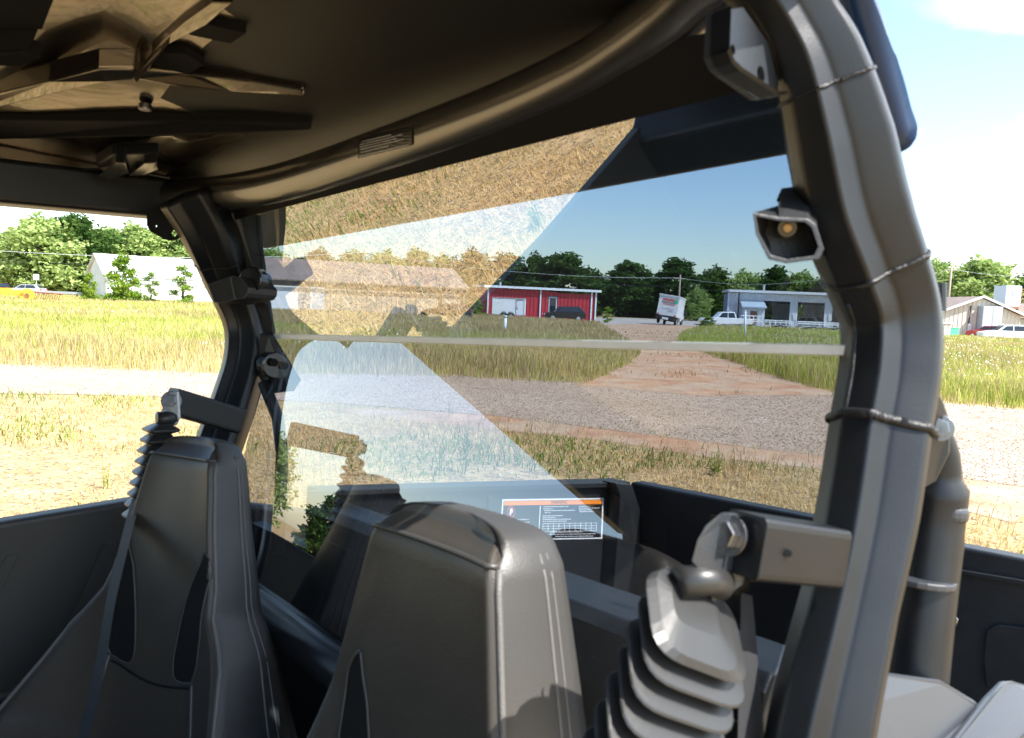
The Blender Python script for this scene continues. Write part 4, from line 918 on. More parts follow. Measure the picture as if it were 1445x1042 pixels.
# stiffening steps pressed into the underside
drop(ud-.005, [(-60, 132), (70, 100), (140, 80), (192, 80), (192, 97), (150, 99), (80, 116), (-60, 152)], .03, 'roof_rib_or_shade', M['roof'], label='long step across the warm tinted panel')
drop(ud-.008, [(192, 97), (189, 90), (215, 55), (240, 28), (262, 8), (300, -20), (330, -20), (292, 14), (240, 42), (215, 72), (194, 98)], .03, 'roof_rib_or_shade', M['roof'], label='curved rib rising to the top edge')
drop(ud-.004, [(190, 82), (260, 90), (350, 98), (430, 112), (430, 121), (330, 114), (260, 108), (192, 98)], .03, 'roof_rib_or_shade', M['roof'])
drop(ud-.006, [(-60, 156), (0, 154), (260, 157), (440, 158), (440, 168), (260, 177), (0, 183), (-60, 185)], .02, 'roof_rib_or_shade', M['dark'], label='dark strip painting the shade of the groove behind the bolt')  # the groove's shade is laid on as a matt black strip
for i, pts in enumerate([[(268, 30), (290, 14), (348, 27), (326, 42)], [(213, 74), (226, 56), (262, 58), (288, 74), (266, 87)], [(-30, -20), (76, -20), (60, 22), (-30, 20)], [(-30, 25), (54, 24), (42, 50), (-30, 54)], [(-30, 60), (34, 52), (58, 63), (28, 75), (-30, 72)]]):
    drop(ud-.006, pts, .02, 'dark_patch', M['dark'], bevel=0)  # flat matt black patches on the roof underside
b = drop(ud-.03, [(137, 198), (160, 184), (226, 182), (226, 194), (184, 207), (140, 208)], .02, 'roof_clip', M['steel'])
for pts in ([(140, 207), (165, 183), (180, 183), (184, 200), (165, 209)], [(183, 205), (205, 184), (224, 182), (227, 194), (205, 204)]): drop(ud-.045, pts, .03, 'clip_jaw', M['gloss'], parent=b, bevel=.003)
c = onroof(205, 145, .012)
MB().tube([c, c+AU*.01], .010, 18).build('roof_bolt', M['zinc'], roof, bevel=.002); 
lamp = drop(ud+.006, [(466, -14), (575, -14), (560, 6), (540, 16), (520, 2), (500, 10)], .02, 'cab_lamp', M['gloss'])
MB().prism([V3(1.385, .02, .32), V3(1.385, .0, .27), V3(1.34, -.3, .245), V3(1.34, -1.6, .20), V3(1.385, -1.75, .40), V3(1.385, -.2, .355)], AL*.03).build('roof_side_panel', M['roof'], roof, bevel=.004)
# lit edge strip above the rail joint
e1 = MB(); e1.tube([at(x, y, 1.38) for x, y in [(118, 239), (150, 238), (185, 241), (215, 246), (240, 251)]], .0022, 6); e1.build('trim_edge', M['steel'], roof)

# --- seats
def seat(org, label, name='seat', yaw=0., dk=1., top=(.084, .098, .108, .122, .136, .150), rc=.08, slots=(1,)):
    q_ = Matrix.Rotation(yaw, 3, AU); H = q_@(AU*cos(rc)+AR*sin(rc)).normalized(); B = q_@(AR*cos(rc)-AU*sin(rc)).normalized(); Wd = q_@AL
    hs = list(np.linspace(0, -.92, 93)); 
    def half(h): return float(np.interp(-h, [0, .02, .06, .12, .18, .24, .30, .36, .44, .52, .62, .92], list(top)+[.168, .195, .235, .255, .265, .27]))
    def bol(h): return float(np.interp(-h, [0, .2, .28, .36, .46, .6, .92], [0, .004, .02, .05, .09, .12, .14]))
    def dep(h): return float(np.interp(-h, [0, .2, .4, .92], [.082, .105, .12, .14]))*dk
    nf = 57; rows = []; mi = []
    for h in hs:
        w_ = half(h); row = []; bl = bol(h); crown = -.010*float(np.interp(-h, [0, .05, .2], [0, 1, 1]))
        tp_ = -.022*max(0, 1-(-h)/.03)**2
        for i in range(nf):
            t = i/(nf-1)*2-1; x = t*w_; f = bl*max(0, (abs(t)-.35)/.65)**1.6+ .010*(abs(t)**2.5)
            e = max(0, (abs(t)-.93)/.07); f -= .012*e*e; 
            # two harness slots with a tongue between them
            a = abs(x); hc = -h
            f += .006*sin(pi*min(1, hc/.34))*(1-abs(t)**2)
            row.append(org+Wd*x+H*(h)-B*(f+tp_))
        d = dep(h); 
        for k in range(1, 9): row.append(org+Wd*w_+H*h+B*(-bl-.0+(d+bl)*k/8)+Wd*(.006*sin(pi*k/8)))
        for k in range(1, 12): row.append(org+Wd*(w_-2*w_*k/12)+H*h+B*(d+.012*sin(pi*k/12)))
        for k in range(0, 8): row.append(org-Wd*w_+H*h+B*(d-(d+bl)*k/8)-Wd*(.006*sin(pi*k/8)))
        rows.append(row)
    K = len(rows[0]); vs = [v for r in rows for v in r]; fs = []; mi = []
    for j in range(len(rows)-1):
        for i in range(K):
            fs.append([j*K+i, j*K+(i+1) % K, (j+1)*K+(i+1) % K, (j+1)*K+i]); mi.append(0 if i < nf-1 else 1)
    # crown cap: a grid folding over the top
    n0 = len(vs); c = sum(rows[0], Vector())/K+H*.012
    prev0 = 0
    for tl_, hh_ in ((.06, .004), (.14, .0075), (.26, .0105), (.42, .0125), (.6, .0138), (.8, .0143)):
        b0 = len(vs); vs += [v.lerp(c-H*.012, tl_)+H*hh_ for v in rows[0]]
        for i in range(K): fs.append([prev0+i, b0+i, b0+(i+1) % K, prev0+(i+1) % K]); mi.append(1)
        prev0 = b0
    vs.append(c+H*.0025)
    for i in range(K): fs.append([prev0+i, len(vs)-1, prev0+(i+1) % K]); mi.append(1)
    mb = MB(); mb.add(vs, fs); mb.m = mi; st_ = mb.build(name, [M['vinyl'], M['vinyl2']], BU, smooth=True); st_['label'] = label
    # piping along both front edges and over the top
    for s in (0, nf-1):
        P = [rows[j][s]-B*.0015 for j in range(2, 93, 2)]; MB().tube(P, .0032, 8).build('piping', M['pipe'], st_, smooth=True)
    MB().tube([rows[2][i]-B*.001+H*.002 for i in range(0, nf, 2)], .0028, 8).build('piping', M['vinyl2'], st_, smooth=True)
    # double stitched seam down the side panels
    for s in (nf+4, K-5): MB().tube([rows[j][s] for j in range(1, 90, 2)], .0018, 6).build('stitched_seam', M['pipe'], st_, smooth=True)
    for s in (nf+5, K-6): MB().tube([rows[j][s] for j in range(1, 90, 2)], .0012, 6).build('stitched_seam', M['pipe'], st_, smooth=True)
    def fs_(x, h, off):
        j = max(0, min(91.99, -h/.01)); j0 = int(j); tj = j-j0; out = Vector()
        for jj, wj in ((j0, 1-tj), (j0+1, tj)):
            w_ = half(hs[jj]); ii = max(0, min(nf-1.001, (x/w_+1)/2*(nf-1))); i0 = int(ii); out = out+rows[jj][i0].lerp(rows[jj][i0+1], float(ii-i0))*float(wj)
        return out-B*off
    for s in slots:
        lo_c = [(.150, .088), (.172, .080), (.195, .068), (.23, .058), (.27, .050), (.315, .044), (.338, .046), (.345, .055)]
        hi_c = [(.150, .091), (.158, .099), (.175, .106), (.22, .106), (.27, .106), (.315, .104), (.338, .094), (.345, .070)]
        n_ = 24; tt = np.linspace(0, len(lo_c)-1, n_); ix = np.arange(len(lo_c)); lh = np.interp(tt, ix, [q[0] for q in lo_c]); lx = np.interp(tt, ix, [q[1] for q in lo_c]); hh = np.interp(tt, ix, [q[0] for q in hi_c]); hx = np.interp(tt, ix, [q[1] for q in hi_c])
        g_ = [fs_(s*(lx[q]+(hx[q]-lx[q])*c_/6), -(lh[q]+(hh[q]-lh[q])*c_/6), .0012) for q in range(n_) for c_ in range(7)]
        MB().add(g_, [[q*7+c_, q*7+c_+1, (q+1)*7+c_+1, (q+1)*7+c_] for q in range(n_-1) for c_ in range(6)]).build('slot_dark_patch', M['dark'], st_, fix=False)  # black patch on the surface paints the darkness inside the slot
        rim_ = [fs_(s*lx[q], -lh[q], .001) for q in range(n_)]+[fs_(s*hx[q], -hh[q], .001) for q in range(n_-1, -1, -1)]; rim_.append(rim_[0])
        MB().tube(rim_, .0016, 6, caps=False).build('slot_rim', M['vinyl2'], st_, smooth=True)
    # seam under the tongue and the centre panel lines
    def fr(x, h, off=.001):
        j = min(range(93), key=lambda q: abs(hs[q]-h)); w_ = half(hs[j]); i = int(round((x/w_+1)/2*(nf-1))); i = max(0, min(nf-1, i)); return rows[j][i]-B*off
    P = [fs_(x, -.347-.014*cos(x/.09*pi/2), .001) for x in np.linspace(-.09, .09, 25)]; MB().tube(crom(P, 2), .0018, 6).build('panel_seam', M['dark'], st_, smooth=True)
    for s in (-1, 1):
        P = [fs_(s*x, h, .001) for x, h in [(.095, -.34), (.11, -.42), (.125, -.52), (.12, -.62), (.12, -.75), (.12, -.88)]]; MB().tube(crom(P, 3), .0018, 6).build('panel_seam', M['pipe'], st_, smooth=True)
    return st_, rows, H, B
SY = radians(20)
near_corner = at(705, 772, .65); o1 = near_corner+AL*.098
seatR_, rowsR, Hs, Bs = seat(o1, 'near seat with its sunlit side bolster')
seatL_, rowsL, _, _ = seat(at(300, 634, 1.13)+(Matrix.Rotation(SY, 3, AU)@AL)*.062, 'far seat with two dark harness slots', yaw=SY, dk=.75, top=(.056, .070, .080, .092, .108, .124), rc=.12, slots=(-1, 1))

# --- belt anchors: arm on the post, bolt, hanging plate, ribbed boot, webbing
def belt(name, arm, armend, boltp, s, plate, loop, boots, label, webpts, armw, view):
    a0, a1 = arm; e, t = MB(), (a1-a0).normalized(); up = AU-t*AU.dot(t); up.normalize(); sd = t.cross(up)
    sec = [(x*armw*.5, y*armw*.42) for x, y in roundsec([(-1, -1), (1, -1), (1, 1), (-1, 1)], .28, 3)]
    am = MB().tube([a0, a0.lerp(a1, .5), a1], 1., ref=up, sec=sec).build('belt_arm', M['steel'], BU, smooth=False, bevel=.001); am['label'] = label
    return am
def hexbolt(c, ax, r, parent):
    ax = ax.normalized(); MB().tube([c, c+ax*r*.25], r*1.45, 24).build('washer', M['zinc'], parent, bevel=r*.05)
    MB().tube([c+ax*r*.25, c+ax*r*1.1], r, 6).build('bolt', M['zinc'], parent, bevel=r*.08)
def boot(name, pts, parent, mat_, depth_axis, thick):
    # pts: list of (centre, halfwidth vector) for successive folds, alternating wide and narrow
    mb = MB(); rings = []
    for c, hw, dp in pts:
        a = hw; b = depth_axis*dp; sec = roundsec([(-1, -1), (1, -1), (1, 1), (-1, 1)], .6, 5); rings.append([c+a*x+b*y for x, y in sec])
    k = len(rings[0]); vs = [v for r in rings for v in r]; fs = [[i*k+j, i*k+(j+1) % k, (i+1)*k+(j+1) % k, (i+1)*k+j] for i in range(len(rings)-1) for j in range(k)]
    fs += [list(range(k))[::-1], [len(vs)-k+j for j in range(k)]]
    mb.add(vs, fs); return mb.build(name, mat_, parent, smooth=False, bevel=.0012)
# near side
dA = .60
am = belt('', (at(1168, 783, .59), at(1048, 768, .545)), None, None, 0, None, None, None, 'near belt anchor arm welded to the post', None, .046, None)
tk = (at(1048, 768, .545)-at(1185, 785, .595)).normalized()
MB().tube([at(1112, 781, .537), at(1112, 781, .555)], .0028, 12).build('arm_hole', M['dark'], am)
c0 = at(1030, 756, .548); hexbolt(c0, tk*1+(CAM-c0).normalized()*.4, .0105, am)
pm = MB(); pm.prism([at(996, 742, .535), at(1018, 724, .54), at(1038, 726, .55), at(1050, 745, .555), at(1050, 800, .555), at(1046, 826, .553), at(1030, 838, .55), at(1005, 850, .545), at(1000, 820, .54), at(976, 792, .532), at(984, 762, .532)], AR*.003)
pm.build('hanging_plate', M['gusset'], am, bevel=.001)
MB().tube([at(958, 822, .532), at(1000, 818, .545), at(1022, 826, .55)], .0115, 20).build('belt_loop', M['rubber'], am, smooth=True)
pts = []
ax_pts = [(985, 862, .53), (978, 905, .53), (962, 940, .527), (950, 978, .524), (934, 1016, .52), (918, 1056, .518), (902, 1096, .515)]
hwd = (at(1040, 905, .55)-at(905, 850, .52)).normalized()
prev = None
for i, (x, y, d) in enumerate(ax_pts):
    c = at(x, y, d)
    if i == 0: pts.append((c-hwd*.002, hwd*.021, .016)); c = at(985, 880, .53)
    wdt = .044-.0035*i if i else .040
    pts.append((at(x-1, y+10, d) if i else at(983, 872, .53), hwd*(.046 if i else .034), .034)); pts.append((at(x-3, y+13, d) if i else at(982, 884, .53), hwd*(.047 if i else .044), .035)); pts.append((at(x-3.5, y+15, d) if i else at(982, 887, .53), hwd*(.040 if i else .036), .028))
    pts.append((at(x-4, y+16, d) if i else at(980, 890, .53), hwd*.023, .016)); 
    if i < len(ax_pts)-1: nx = ax_pts[i+1]; pts.append((at(nx[0], nx[1]+1, nx[2]), hwd*.022, .015))
dax = (AR-hwd*AR.dot(hwd)).normalized()
bt = boot('ribbed_boot', pts, am, M['rubber'], dax, .03); bt['label'] = 'sunlit ribbed boot under the near anchor'
MB().prism([at(1046, 838, .60), at(1060, 842, .61), at(1082, 1100, .60), at(1040, 1100, .58)], AR*.002).build('belt_webbing', M['web'], BU)
# far side
am = belt('', (at(336, 594, 1.40), at(240, 566, 1.30)), None, None, 0, None, None, None, 'far belt anchor arm', None, .048, None)
c0 = at(242, 566, 1.285); hexbolt(c0, (at(240, 566, 1.2)-at(336, 594, 1.40))*.5+(CAM-c0).normalized()*.1, .012, am)
MB().prism([at(232, 556, 1.28), at(250, 553, 1.28), at(252, 590, 1.28), at(247, 600, 1.28), at(236, 598, 1.28), at(232, 575, 1.28)], AR*.004).build('hanging_plate', M['galv'], am, bevel=.001)
MB().tube([at(222, 592, 1.27), at(248, 590, 1.29)], .013, 16).build('belt_loop', M['rubber'], am, smooth=True)
pts = []; hwd = AL*-1
c_top = (228, 602); c_bot = (199, 722); nf_ = 8; dax = (AR-hwd*AR.dot(hwd)).normalized()
for i in range(nf_+1):
    t = i/nf_; x = c_top[0]+(c_bot[0]-c_top[0])*t; y = c_top[1]+(c_bot[1]-c_top[1])*t; d = 1.27-.03*t
    if i == 0: pts.append((at(x+1, y-4, d), hwd*.016, .012))
    pts.append((at(x-.5, y+3, d), hwd*(.030-.001*i), .026)); pts.append((at(x-1, y+6, d), hwd*(.030-.001*i), .026)); pts.append((at(x-2, y+10, d), hwd*.019, .015))
bt = boot('ribbed_boot', pts, am, M['rubber'], dax, .03); bt['label'] = 'ribbed boot under the far anchor'
wb = MB(); P = crom([at(192, 706, 1.215), at(184, 735, 1.17), at(170, 790, 1.10), at(156, 850, 1.04), at(143, 930, .98), at(128, 1000, .94), at(105, 1090, .90)], 6)
for sgn in (0,):
    L1 = [p-AL*-.0+AL*.021 for p in P]; R1 = [p-AL*.021 for p in P]; th = (CAM-P[10]).normalized()*.0016
    n = len(P); vs = L1+R1+[p+th for p in L1]+[p+th for p in R1]
    fs = [[i, i+1, n+i+1, n+i] for i in range(n-1)]+[[2*n+i, 3*n+i, 3*n+i+1, 2*n+i+1] for i in range(n-1)]+[[i, 2*n+i, 2*n+i+1, i+1] for i in range(n-1)]+[[n+i, n+i+1, 3*n+i+1, 3*n+i] for i in range(n-1)]
    wb.add(vs, fs)
wo = wb.build('belt_webbing', M['web'], BU); wo['label'] = 'belt webbing crossing the far seat'

# --- screen clamps
def clamp_near():
    out = [(1062, 300), (1066, 330), (1084, 366), (1110, 372), (1156, 366), (1163, 352), (1152, 318), (1140, 309), (1098, 307)]
    inn = [(1067, 306), (1071, 330), (1088, 360), (1110, 366), (1148, 361), (1154, 348), (1145, 322), (1136, 314), (1098, 312)]
    d0, d1 = .60, .655
    A = [at(x, y, d0) for x, y in out]; I = [at(x, y, d0) for x, y in inn]; J = [at(x+1, y, d1-.02) for x, y in inn]
    Bk = [at(x+dx, y+dy, d1) for (x, y), (dx, dy) in zip(out, [(35, -8), (22, 0), (8, -2), (4, -4), (0, -6), (-3, -5), (2, -30), (0, -46), (6, -42)])]
    n = len(A); mb = MB(); vs = A+I+J+Bk; fs = []
    for i in range(n):
        k = (i+1) % n; fs += [[i, k, n+k, n+i], [n+i, n+k, 2*n+k, 2*n+i], [k, i, 3*n+i, 3*n+k]]
    fs += [[2*n+i for i in range(n)], [3*n+n-1-i for i in range(n)]]
    mb.add(vs, fs); o = mb.build('screen_clamp', M['plastic'], BU, bevel=.0008); o['label'] = 'near black cup shaped screen clamp with a brass bolt'
    c = at(1111, 322, .628); MB().tube([c, at(1111, 322, .612)], .0042, 16).build('bolt', M['brass'], o, bevel=.001); MB().tube([at(1111, 322, .632), at(1111, 322, .622)], .0075, 16).build('washer', M['gloss'], o)
    MB().prism([at(1102, 266, .65), at(1124, 262, .655), at(1150, 268, .66), at(1150, 300, .65), at(1094, 284, .64)], AR*.02).build('clamp_foot', M['gloss'], o, bevel=.001)
clamp_near()
# far clamp: strap round the post with a buckle outline and black knob
cl = MB(); ring = []
for i, (x, y) in enumerate([(294, 402), (330, 390), (341, 394), (350, 406), (349, 414), (345, 420), (310, 427), (303, 426)]): ring.append(at(x, y, 1.405))
o = cl.prism(ring, AR*.06).build('screen_clamp', M['plastic'], BU, bevel=.002); o['label'] = 'far strap clamp with bright edges and round black knob'
loop = ring+[ring[0]]; MB().tube(loop, .0018, 6, caps=False).build('buckle_edge', M['silver'], o); MB().tube([at(325, 392, 1.402), at(332, 423, 1.402)], .0018, 6).build('buckle_edge', M['silver'], o)
kn = MB(); kn.tube([at(352, 395, 1.42), at(362, 397, 1.44), at(372, 400, 1.46)], [.026, .027, .022], 22).build('knob', M['gloss'], o, bevel=.003)
# lower far knob fixing the lower pane
o = MB().tube([at(378, 514, 1.50), at(388, 516, 1.475)], .026, 24).build('screen_knob', M['gloss'], BU, bevel=.003)
MB().tube([at(386, 512, 1.47), at(387, 512, 1.462)], .008, 12).build('bolt', M['dark'], o)
MB().prism([at(366, 470, 1.49), at(380, 474, 1.49), at(418, 536, 1.49), at(408, 552, 1.47), at(376, 556, 1.49), at(364, 530, 1.50)], AR*.012).build('knob_plate', M['plastic'], o, bevel=.002)
MB().tube([at(372, 540, 1.49), at(392, 590, 1.47), at(398, 640, 1.44), at(396, 700, 1.42), at(392, 780, 1.38)], .012, 12).build('lower_brace', M['plastic'], BU, smooth=True)
MB().prism([at(326, 300, 1.44), at(364, 303, 1.46), at(368, 352, 1.48), at(374, 400, 1.49), at(386, 474, 1.53), at(366, 474, 1.53), at(340, 380, 1.49)], AR*.006).build('screen_edge_flange', M['plastic'], BU, bevel=.001)
fq = [hit(x, y, S0, NU)+NU*.004 for x, y in [(330, 311), (560, 252), (780, 196), (972, 148), (1118, 110), (1100, 30), (980, 50), (780, 130), (560, 215), (330, 285)]]
MB().prism(fq, NU*.004).build('screen_top_frame', M['dark'], BU)

# --- far door and the cab round it
d0 = MB(); dl = 1.30
dtop = [(-.16, -.335), (-.45, -.36), (-.9, -.36), (-1.35, -.34), (-1.7, -.32)]
d0.prism([V3(dl, r, u) for r, u in dtop]+[V3(dl, -1.7, -1.0), V3(dl, .25, -1.0), V3(dl, .25, -.42)], AL*.05); door = d0.build('door', M['door'], BU, bevel=.01); door['label'] = 'far door seen from inside, warm brown in the bounced light'
for k in range(4): MB().prism([V3(dl-.003, -.25-.16*k, -.42), V3(dl-.003, -.27-.16*k, -.42), V3(dl-.003, -.35-.16*k, -.62), V3(dl-.003, -.33-.16*k, -.62)], AL*.004).build('door_rib', M['door'], door, bevel=.001)
MB().prism([V3(dl-.03, -.3, -.66), V3(dl-.03, -.8, -.66), V3(dl-.03, -.8, -.72), V3(dl-.03, -.3, -.72)], AL*.032).build('door_ledge', M['door'], door, bevel=.008)
fl_ = MB(); vbox(fl_, -.12, 1.38, -1.9, .10, -1.05, -1.0); fl_.build('cab_floor', M['plastic'], BU)
bk = MB(); vbox(bk, .0, 1.25, .0, .03, -1.0, -.40); bk.build('bulkhead', M['plastic'], BU)
cn = MB(); vbox(cn, .50, .72, -.75, -.05, -1.0, -.72); cn.build('centre_console', M['plastic'], BU, bevel=.02)
for l in (.29, .945):
    c_ = MB(); vbox(c_, l-.24, l+.24, -.85, -.32, -.98, -.82); c_.build('seat_cushion', M['vinyl'], BU, bevel=.04)
db = MB(); db.prism([V3(-.1, -1.45, -.36), V3(-.1, -1.55, -.30), V3(-.1, -1.9, -.34), V3(-.1, -1.9, -.95), V3(-.1, -1.55, -.9)], AL*1.45); dash = db.build('dashboard', M['plastic'], BU, bevel=.02)
hd = MB(); hd.prism([V3(0, -1.9, -.34), V3(0, -2.5, -.44), V3(0, -2.75, -.62), V3(0, -2.75, -.95), V3(0, -1.9, -.95)], AL*1.25); hd.build('bonnet', M['gloss'], BU, bevel=.04)
for l in (-.08, 1.30): MB().tube([V3(l, -1.34, .32), V3(l, -1.66, .0), V3(l, -1.97, -.42)], .028, 16).build('cab_front_post', M['steel'], BU, smooth=True)
MB().tube([V3(-.08, -1.2, .29), V3(.3, -1.24, .31), V3(.9, -1.24, .31), V3(1.3, -1.2, .29)], .026, 14).build('front_cross_tube', M['steel'], BU, smooth=True)
MB().prism([V3(-.10, -1.62, .385), V3(-.10, -1.64, .385), V3(-.10, -2.02, -.36), V3(-.10, -2.0, -.36)], AL*1.42).build('dark_pane_or_blocker', M['cglass'], BU)  # unseen dark panel added to keep sky out of the rear screen's reflection
MB().prism([V3(1.30, -1.34, .36), V3(1.30, -1.62, .36), V3(1.30, -2.0, -.36), V3(1.30, -1.93, -.36), V3(1.30, -1.42, .22)], AL*.03).build('reflection_blocker', M['plastic'], BU)  # unseen side piece added to close off the same reflection
nd_ = MB(); nd_.prism([V3(-.14, -.4, -.62), V3(-.14, -1.7, -.45), V3(-.14, -1.7, -1.0), V3(-.14, -.1, -1.0)], AL*-.05); o = nd_.build('door', M['door'], BU, bevel=.01); o['label'] = 'near door below the view'
MB().prism([V3(-.13, -.36, .27), V3(-.13, -.36, .32), V3(-.19, -.36, .32), V3(-.19, -.36, .27)], AR*-1.0).build('roof_rail', M['steel'], BU, bevel=.008)
MB().tube([V3(.02, -.13, -.48), V3(1.2, -.13, -.46)], .03, 18).build('seat_cross_tube', M['steel'], BU, smooth=True)
for l in (.0, 1.3):
    for r in (-2.1, .75):
        w_ = MB().tube([V3(l-.1, r, -1.2), V3(l+.12, r, -1.2)], .36, 28).build('road_wheel', M['tyre'], BU, bevel=.03); MB().tube([V3(l-.11, r, -1.2), V3(l+.13, r, -1.2)], .19, 18).build('rim', M['rim'], w_)
cb = MB(); vbox(cb, .05, 1.2, -2.5, 1.0, -1.25, -1.06); cb.build('chassis', M['dark'], BU)

# --- cargo bed
C0 = at(890, 680, 2.05); cl_, cr_, cu_ = [(C0-S0).dot(a) for a in (AL, AR, AU)]
F0 = at(440, 694, 1.41); fu_ = (F0-S0).dot(AU)
bd = MB()
bd.prism([V3(cl_, .03, fu_), V3(cl_, cr_, cu_), V3(cl_, cr_, -.82), V3(cl_, .03, -.82)], AL*.07)
bs = bd.build('bed_side', M['plastic'], BU, bevel=.004); bs['label'] = 'far side wall of the cargo bed with the warning sticker'
def onside(x, y, off=0): return onl(x, y, cl_-off)
# sunken panel, corner rib, small latch
def sidepoly(pts, off, th, name, m, bevel=.002): return MB().prism([onside(x, y, off) for x, y in pts], AL*th).build(name, m, bs, bevel=bevel)
sidepoly([(868, 682), (892, 684), (904, 720), (904, 880), (862, 880), (872, 760), (876, 700)], .045, .045, 'corner_rib', M['plastic'])
sidepoly([(497, 700), (504, 697), (566, 694), (560, 712), (540, 735), (494, 722)], .004, .003, 'recess', M['dark'], 0)
sidepoly([(464, 702), (480, 701), (482, 706), (466, 708)], .012, .012, 'latch', M['plastic'])
sidepoly([(440, 694), (560, 689), (868, 681), (868, 688), (560, 697), (440, 702)], .018, .018, 'top_rail', M['plastic'])
for x in (690, 600): sidepoly([(x, 700), (x+6, 700), (x+4, 860), (x-4, 860)], .008, .008, 'side_rib', M['plastic'])
# sticker
sk_ = sidepoly([(709, 705), (852, 703), (850, 760.5), (705, 763)], .0015, .001, 'warning_sticker', M['lab_w'], 0); sk_['label'] = 'orange headed black warning sticker'
def stk(pts, off, name, m):
    o = MB().prism([onside(x, y, off) for x, y in pts], AL*.0004).build(name, m, sk_); return o
stk([(711, 707), (850, 705), (848, 758.5), (707, 761)], .0022, 'sticker_field', M['lab_k'])
stk([(711.5, 707.6), (849.5, 705.6), (849, 711.6), (711.2, 713.6)], .003, 'orange_band', M['lab_o'])
stk([(762, 714), (763, 714), (760.5, 760), (759.5, 760)], .003, 'divider', M['lab_w'])
def txt(s, x, y, hpx, m, parent, off=.0032):
    cu = bpy.data.curves.new('t', 'FONT'); cu.body = s; cu.align_x = 'CENTER'; cu.align_y = 'CENTER'; cu.extrude = .01; tmp = bpy.data.objects.new('t', cu); COL.objects.link(tmp)
    me = bpy.data.meshes.new_from_object(tmp.evaluated_get(bpy.context.evaluated_depsgraph_get())); bpy.data.objects.remove(tmp)
    c = onside(x, y, off); u1 = (onside(x+4, y-.06, off)-c).normalized(); v1 = (onside(x, y-4, off)-c).normalized(); s_ = (onside(x, y-hpx, off)-c).length*1.35
    for v in me.vertices: v.co = c+u1*v.co.x*s_+v1*v.co.y*s_-AL*(v.co.z*.02)
    o = link('lettering', me, m, parent); return o
txt('WARNING', 789, 709.2, 5, M['lab_k'], sk_)
for k in range(8):
    pass
tl = MB()
def bar(x0, x1, y, hh=.9):
    x = x0
    while x < x1-.8:
        wd_ = random.uniform(1.2, 4); xe = min(x+wd_, x1); tl.prism([onside(x, y-.014*(x-x0), .003), onside(xe, y-.014*(xe-x0), .003), onside(xe, y+hh-.014*(xe-x0), .003), onside(x, y+hh-.014*(x-x0), .003)], AL*.0003); x = xe+.7
for y, a, b in [(715, 767, 802), (718, 767, 780), (720.5, 768, 811), (723.5, 769, 778), (728, 766, 794), (730.6, 766, 785), (733, 766, 806), (735.6, 766, 800), (714.5, 817, 832), (717, 817, 846), (719.5, 817, 837), (722, 818, 838), (751, 776, 822), (754, 776, 840), (757, 784, 838), (733, 730, 746), (737, 732, 748), (741, 734, 750), (745, 736, 750)]: bar(a, b, y, .8)
for gx in np.linspace(766, 842, 11): tl.prism([onside(gx-.2, 739-.014*(gx-766), .003), onside(gx+.3, 739-.014*(gx-766), .003), onside(gx+.1, 750-.014*(gx-766), .003), onside(gx-.4, 750-.014*(gx-766), .003)], AL*.0003)
for gy in (739, 742.6, 746.3, 750): tl.prism([onside(766, gy, .003), onside(842, gy-1.06, .003), onside(842, gy-.6, .003), onside(766, gy+.45, .003)], AL*.0003)
tl.build('text_lines', M['lab_w'], sk_)
ring = MB(); cc = onside(721, 723, .003); ua = (onside(725, 723, .003)-cc).normalized(); va = AU
MB().tube([cc+(ua*cos(a)+va*sin(a))*.0125 for a in np.linspace(0, 2*pi, 25)], .0012, 5, caps=False).build('prohibition_ring', M['lab_r'], sk_)
MB().tube([cc+(ua*cos(.8)+va*sin(.8))*.0125, cc-(ua*cos(.8)+va*sin(.8))*.0125], .001, 5).build('prohibition_bar', M['lab_r'], sk_)
MB().prism([cc+ua*-.004+va*.008, cc+ua*.003+va*.009, cc+ua*.007+va*.0, cc+ua*.002+va*-.002, cc+ua*-.002+va*-.009, cc+ua*-.005+va*-.004], -AL*.0006).build('pictogram', M['lab_w'], sk_)
# tailgate and near side
tg = MB(); tg.prism([V3(-.25, cr_, cu_), V3(cl_, cr_, cu_), V3(cl_, cr_, -.82), V3(-.25, cr_, -.82)], AR*.05); tg_ = tg.build('tailgate', M['plastic'], BU, bevel=.006); tg_['label'] = 'tailgate across the back of the cargo bed'
def ontail(x, y, off=0): return onr(x, y, cr_-off)
def tailpoly(pts, off, th, name, m, bevel=.002): return MB().prism([ontail(x, y, off) for x, y in pts], AR*th).build(name, m, tg_, bevel=bevel)
tailpoly([(1392, 892), (1408, 882), (1460, 888), (1460, 980), (1392, 970), (1388, 930)], .012, .012, 'tail_rib', M['plastic'])
tailpoly([(1330, 800), (1460, 822), (1460, 830), (1330, 806)], .01, .01, 'tail_rib', M['plastic'])
MB().tube([ontail(1335, 858, .02), ontail(1341, 864, .02), ontail(1351, 874, .02), ontail(1348, 882, .02), ontail(1336, 884, .02)], .0035, 8).build('tie_hook', M['zinc'], tg_, smooth=True)
for pts in ([(868, 862), (872, 855), (884, 856), (888, 866), (884, 876)], ):
    MB().tube([onside(x, y, .02) for x, y in pts], .004, 8).build('tie_hook', M['zinc'], bs, smooth=True)
fb = MB(); vbox(fb, -.25, cl_, .10, cr_, -.84, -.82); fb.build('bed_floor', M['plastic'], BU)
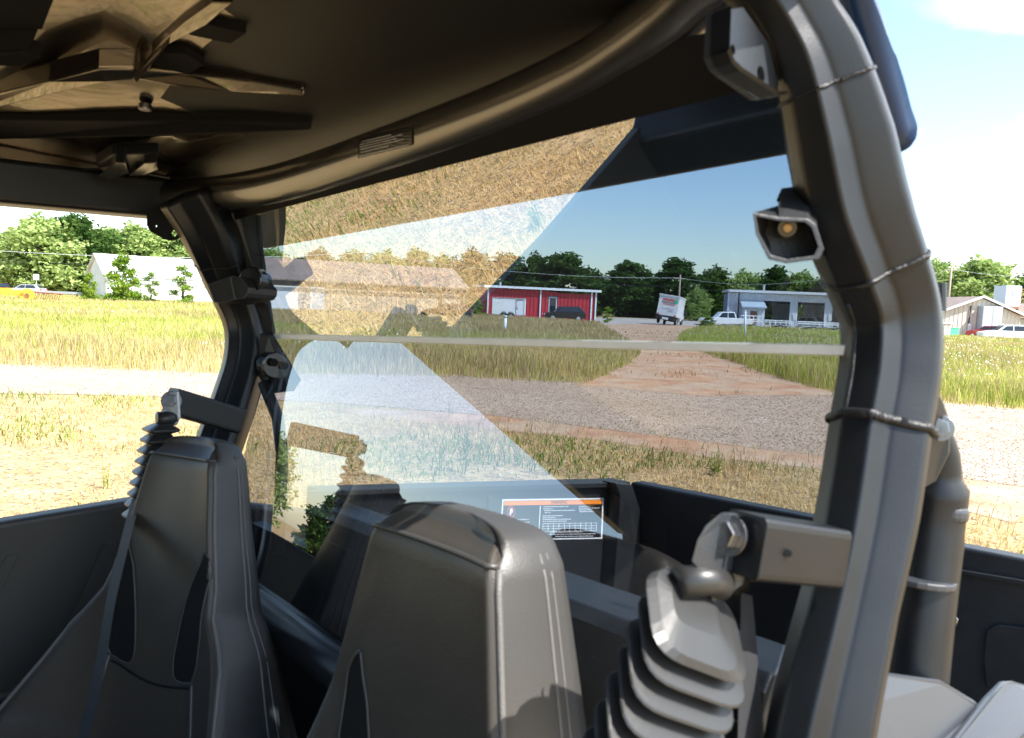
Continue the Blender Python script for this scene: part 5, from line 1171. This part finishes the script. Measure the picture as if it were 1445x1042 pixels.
# front shelf of the bed with its steps
sh = MB(); sh.prism([V3(.06, .0, -.33), V3(.06, .012, -.315), V3(.06, .075, -.315), V3(.06, .08, -.335), V3(.06, .15, -.335), V3(.06, .16, -.50), V3(.06, .0, -.50)], AL*(cl_-.06)); sh_ = sh.build('bed_front_shelf', M['plastic'], BU, bevel=.004); sh_['label'] = 'stepped shelf along the front of the bed'
MB().prism([V3(.05, -.002, -.365), V3(.05, -.002, -.372), V3(.05, -.008, -.372), V3(.05, -.008, -.365)], AL*.85).build('shelf_lip', M['plastic'], sh_)

# --- behind the near post: brace tube with collar, post foot and fender panels
br = MB().tube(crom([at(1322, 598, .78), at(1328, 640, .79), at(1322, 700, .80), at(1312, 780, .80), at(1300, 880, .79), at(1290, 980, .78), at(1280, 1080, .76)], 5), [(.010+.0015*i if i < 8 else .022) if i < 9 else (.030 if i < 14 else .031) for i in range(31)], 24).build('rear_brace', M['steel'], BU, smooth=True)
br['label'] = 'grey rear brace tube behind the near post'
MB().tube([at(1296, 812, .79), at(1295, 822, .79)], .036, 24).build('collar', M['silver'], br, bevel=.002)
MB().prism([at(1310, 530, .70), at(1330, 570, .72), at(1340, 600, .73), at(1338, 640, .73), at(1318, 680, .73), at(1300, 690, .72), at(1300, 560, .70)], AR*.006).build('brace_bracket', M['steel'], br, bevel=.002)
hexbolt(at(1326, 604, .725), CAM-at(1326, 604, .725), .009, br)
MB().tube([at(1338, 712, .79), at(1336, 735, .79)], .020, 20).build('brace_bolt', M['silver'], br, bevel=.006)
MB().tube([at(1326, 400, .70), at(1326, 440, .70)], .006, 10).build('post_stud', M['steel'], br)
ft = MB(); ft.add([at(1240, 945, .70), at(1330, 958, .75), at(1375, 985, .78), at(1392, 1000, .79), at(1340, 1060, .70), at(1290, 1090, .66), at(1225, 1090, .62), at(1235, 985, .66)], [[0, 1, 2, 3, 4, 5, 6, 7]])
fo = ft.build('post_foot', M['silver'], BU); q = fo.modifiers.new('s', 'SOLIDIFY'); q.thickness = .02; q.offset = -1; bv = fo.modifiers.new('b', 'BEVEL'); bv.width = .006; bv.segments = 3
ft = MB(); ft.add([at(1378, 1000, .80), at(1400, 978, .83), at(1418, 977, .84), at(1460, 992, .86), at(1480, 1015, .80), at(1400, 1100, .70), at(1300, 1100, .66)], [[0, 1, 2, 3, 4, 5, 6]])
fo = ft.build('fender_panel', M['silver'], BU); q = fo.modifiers.new('s', 'SOLIDIFY'); q.thickness = .02; q.offset = -1; bv = fo.modifiers.new('b', 'BEVEL'); bv.width = .006; bv.segments = 3
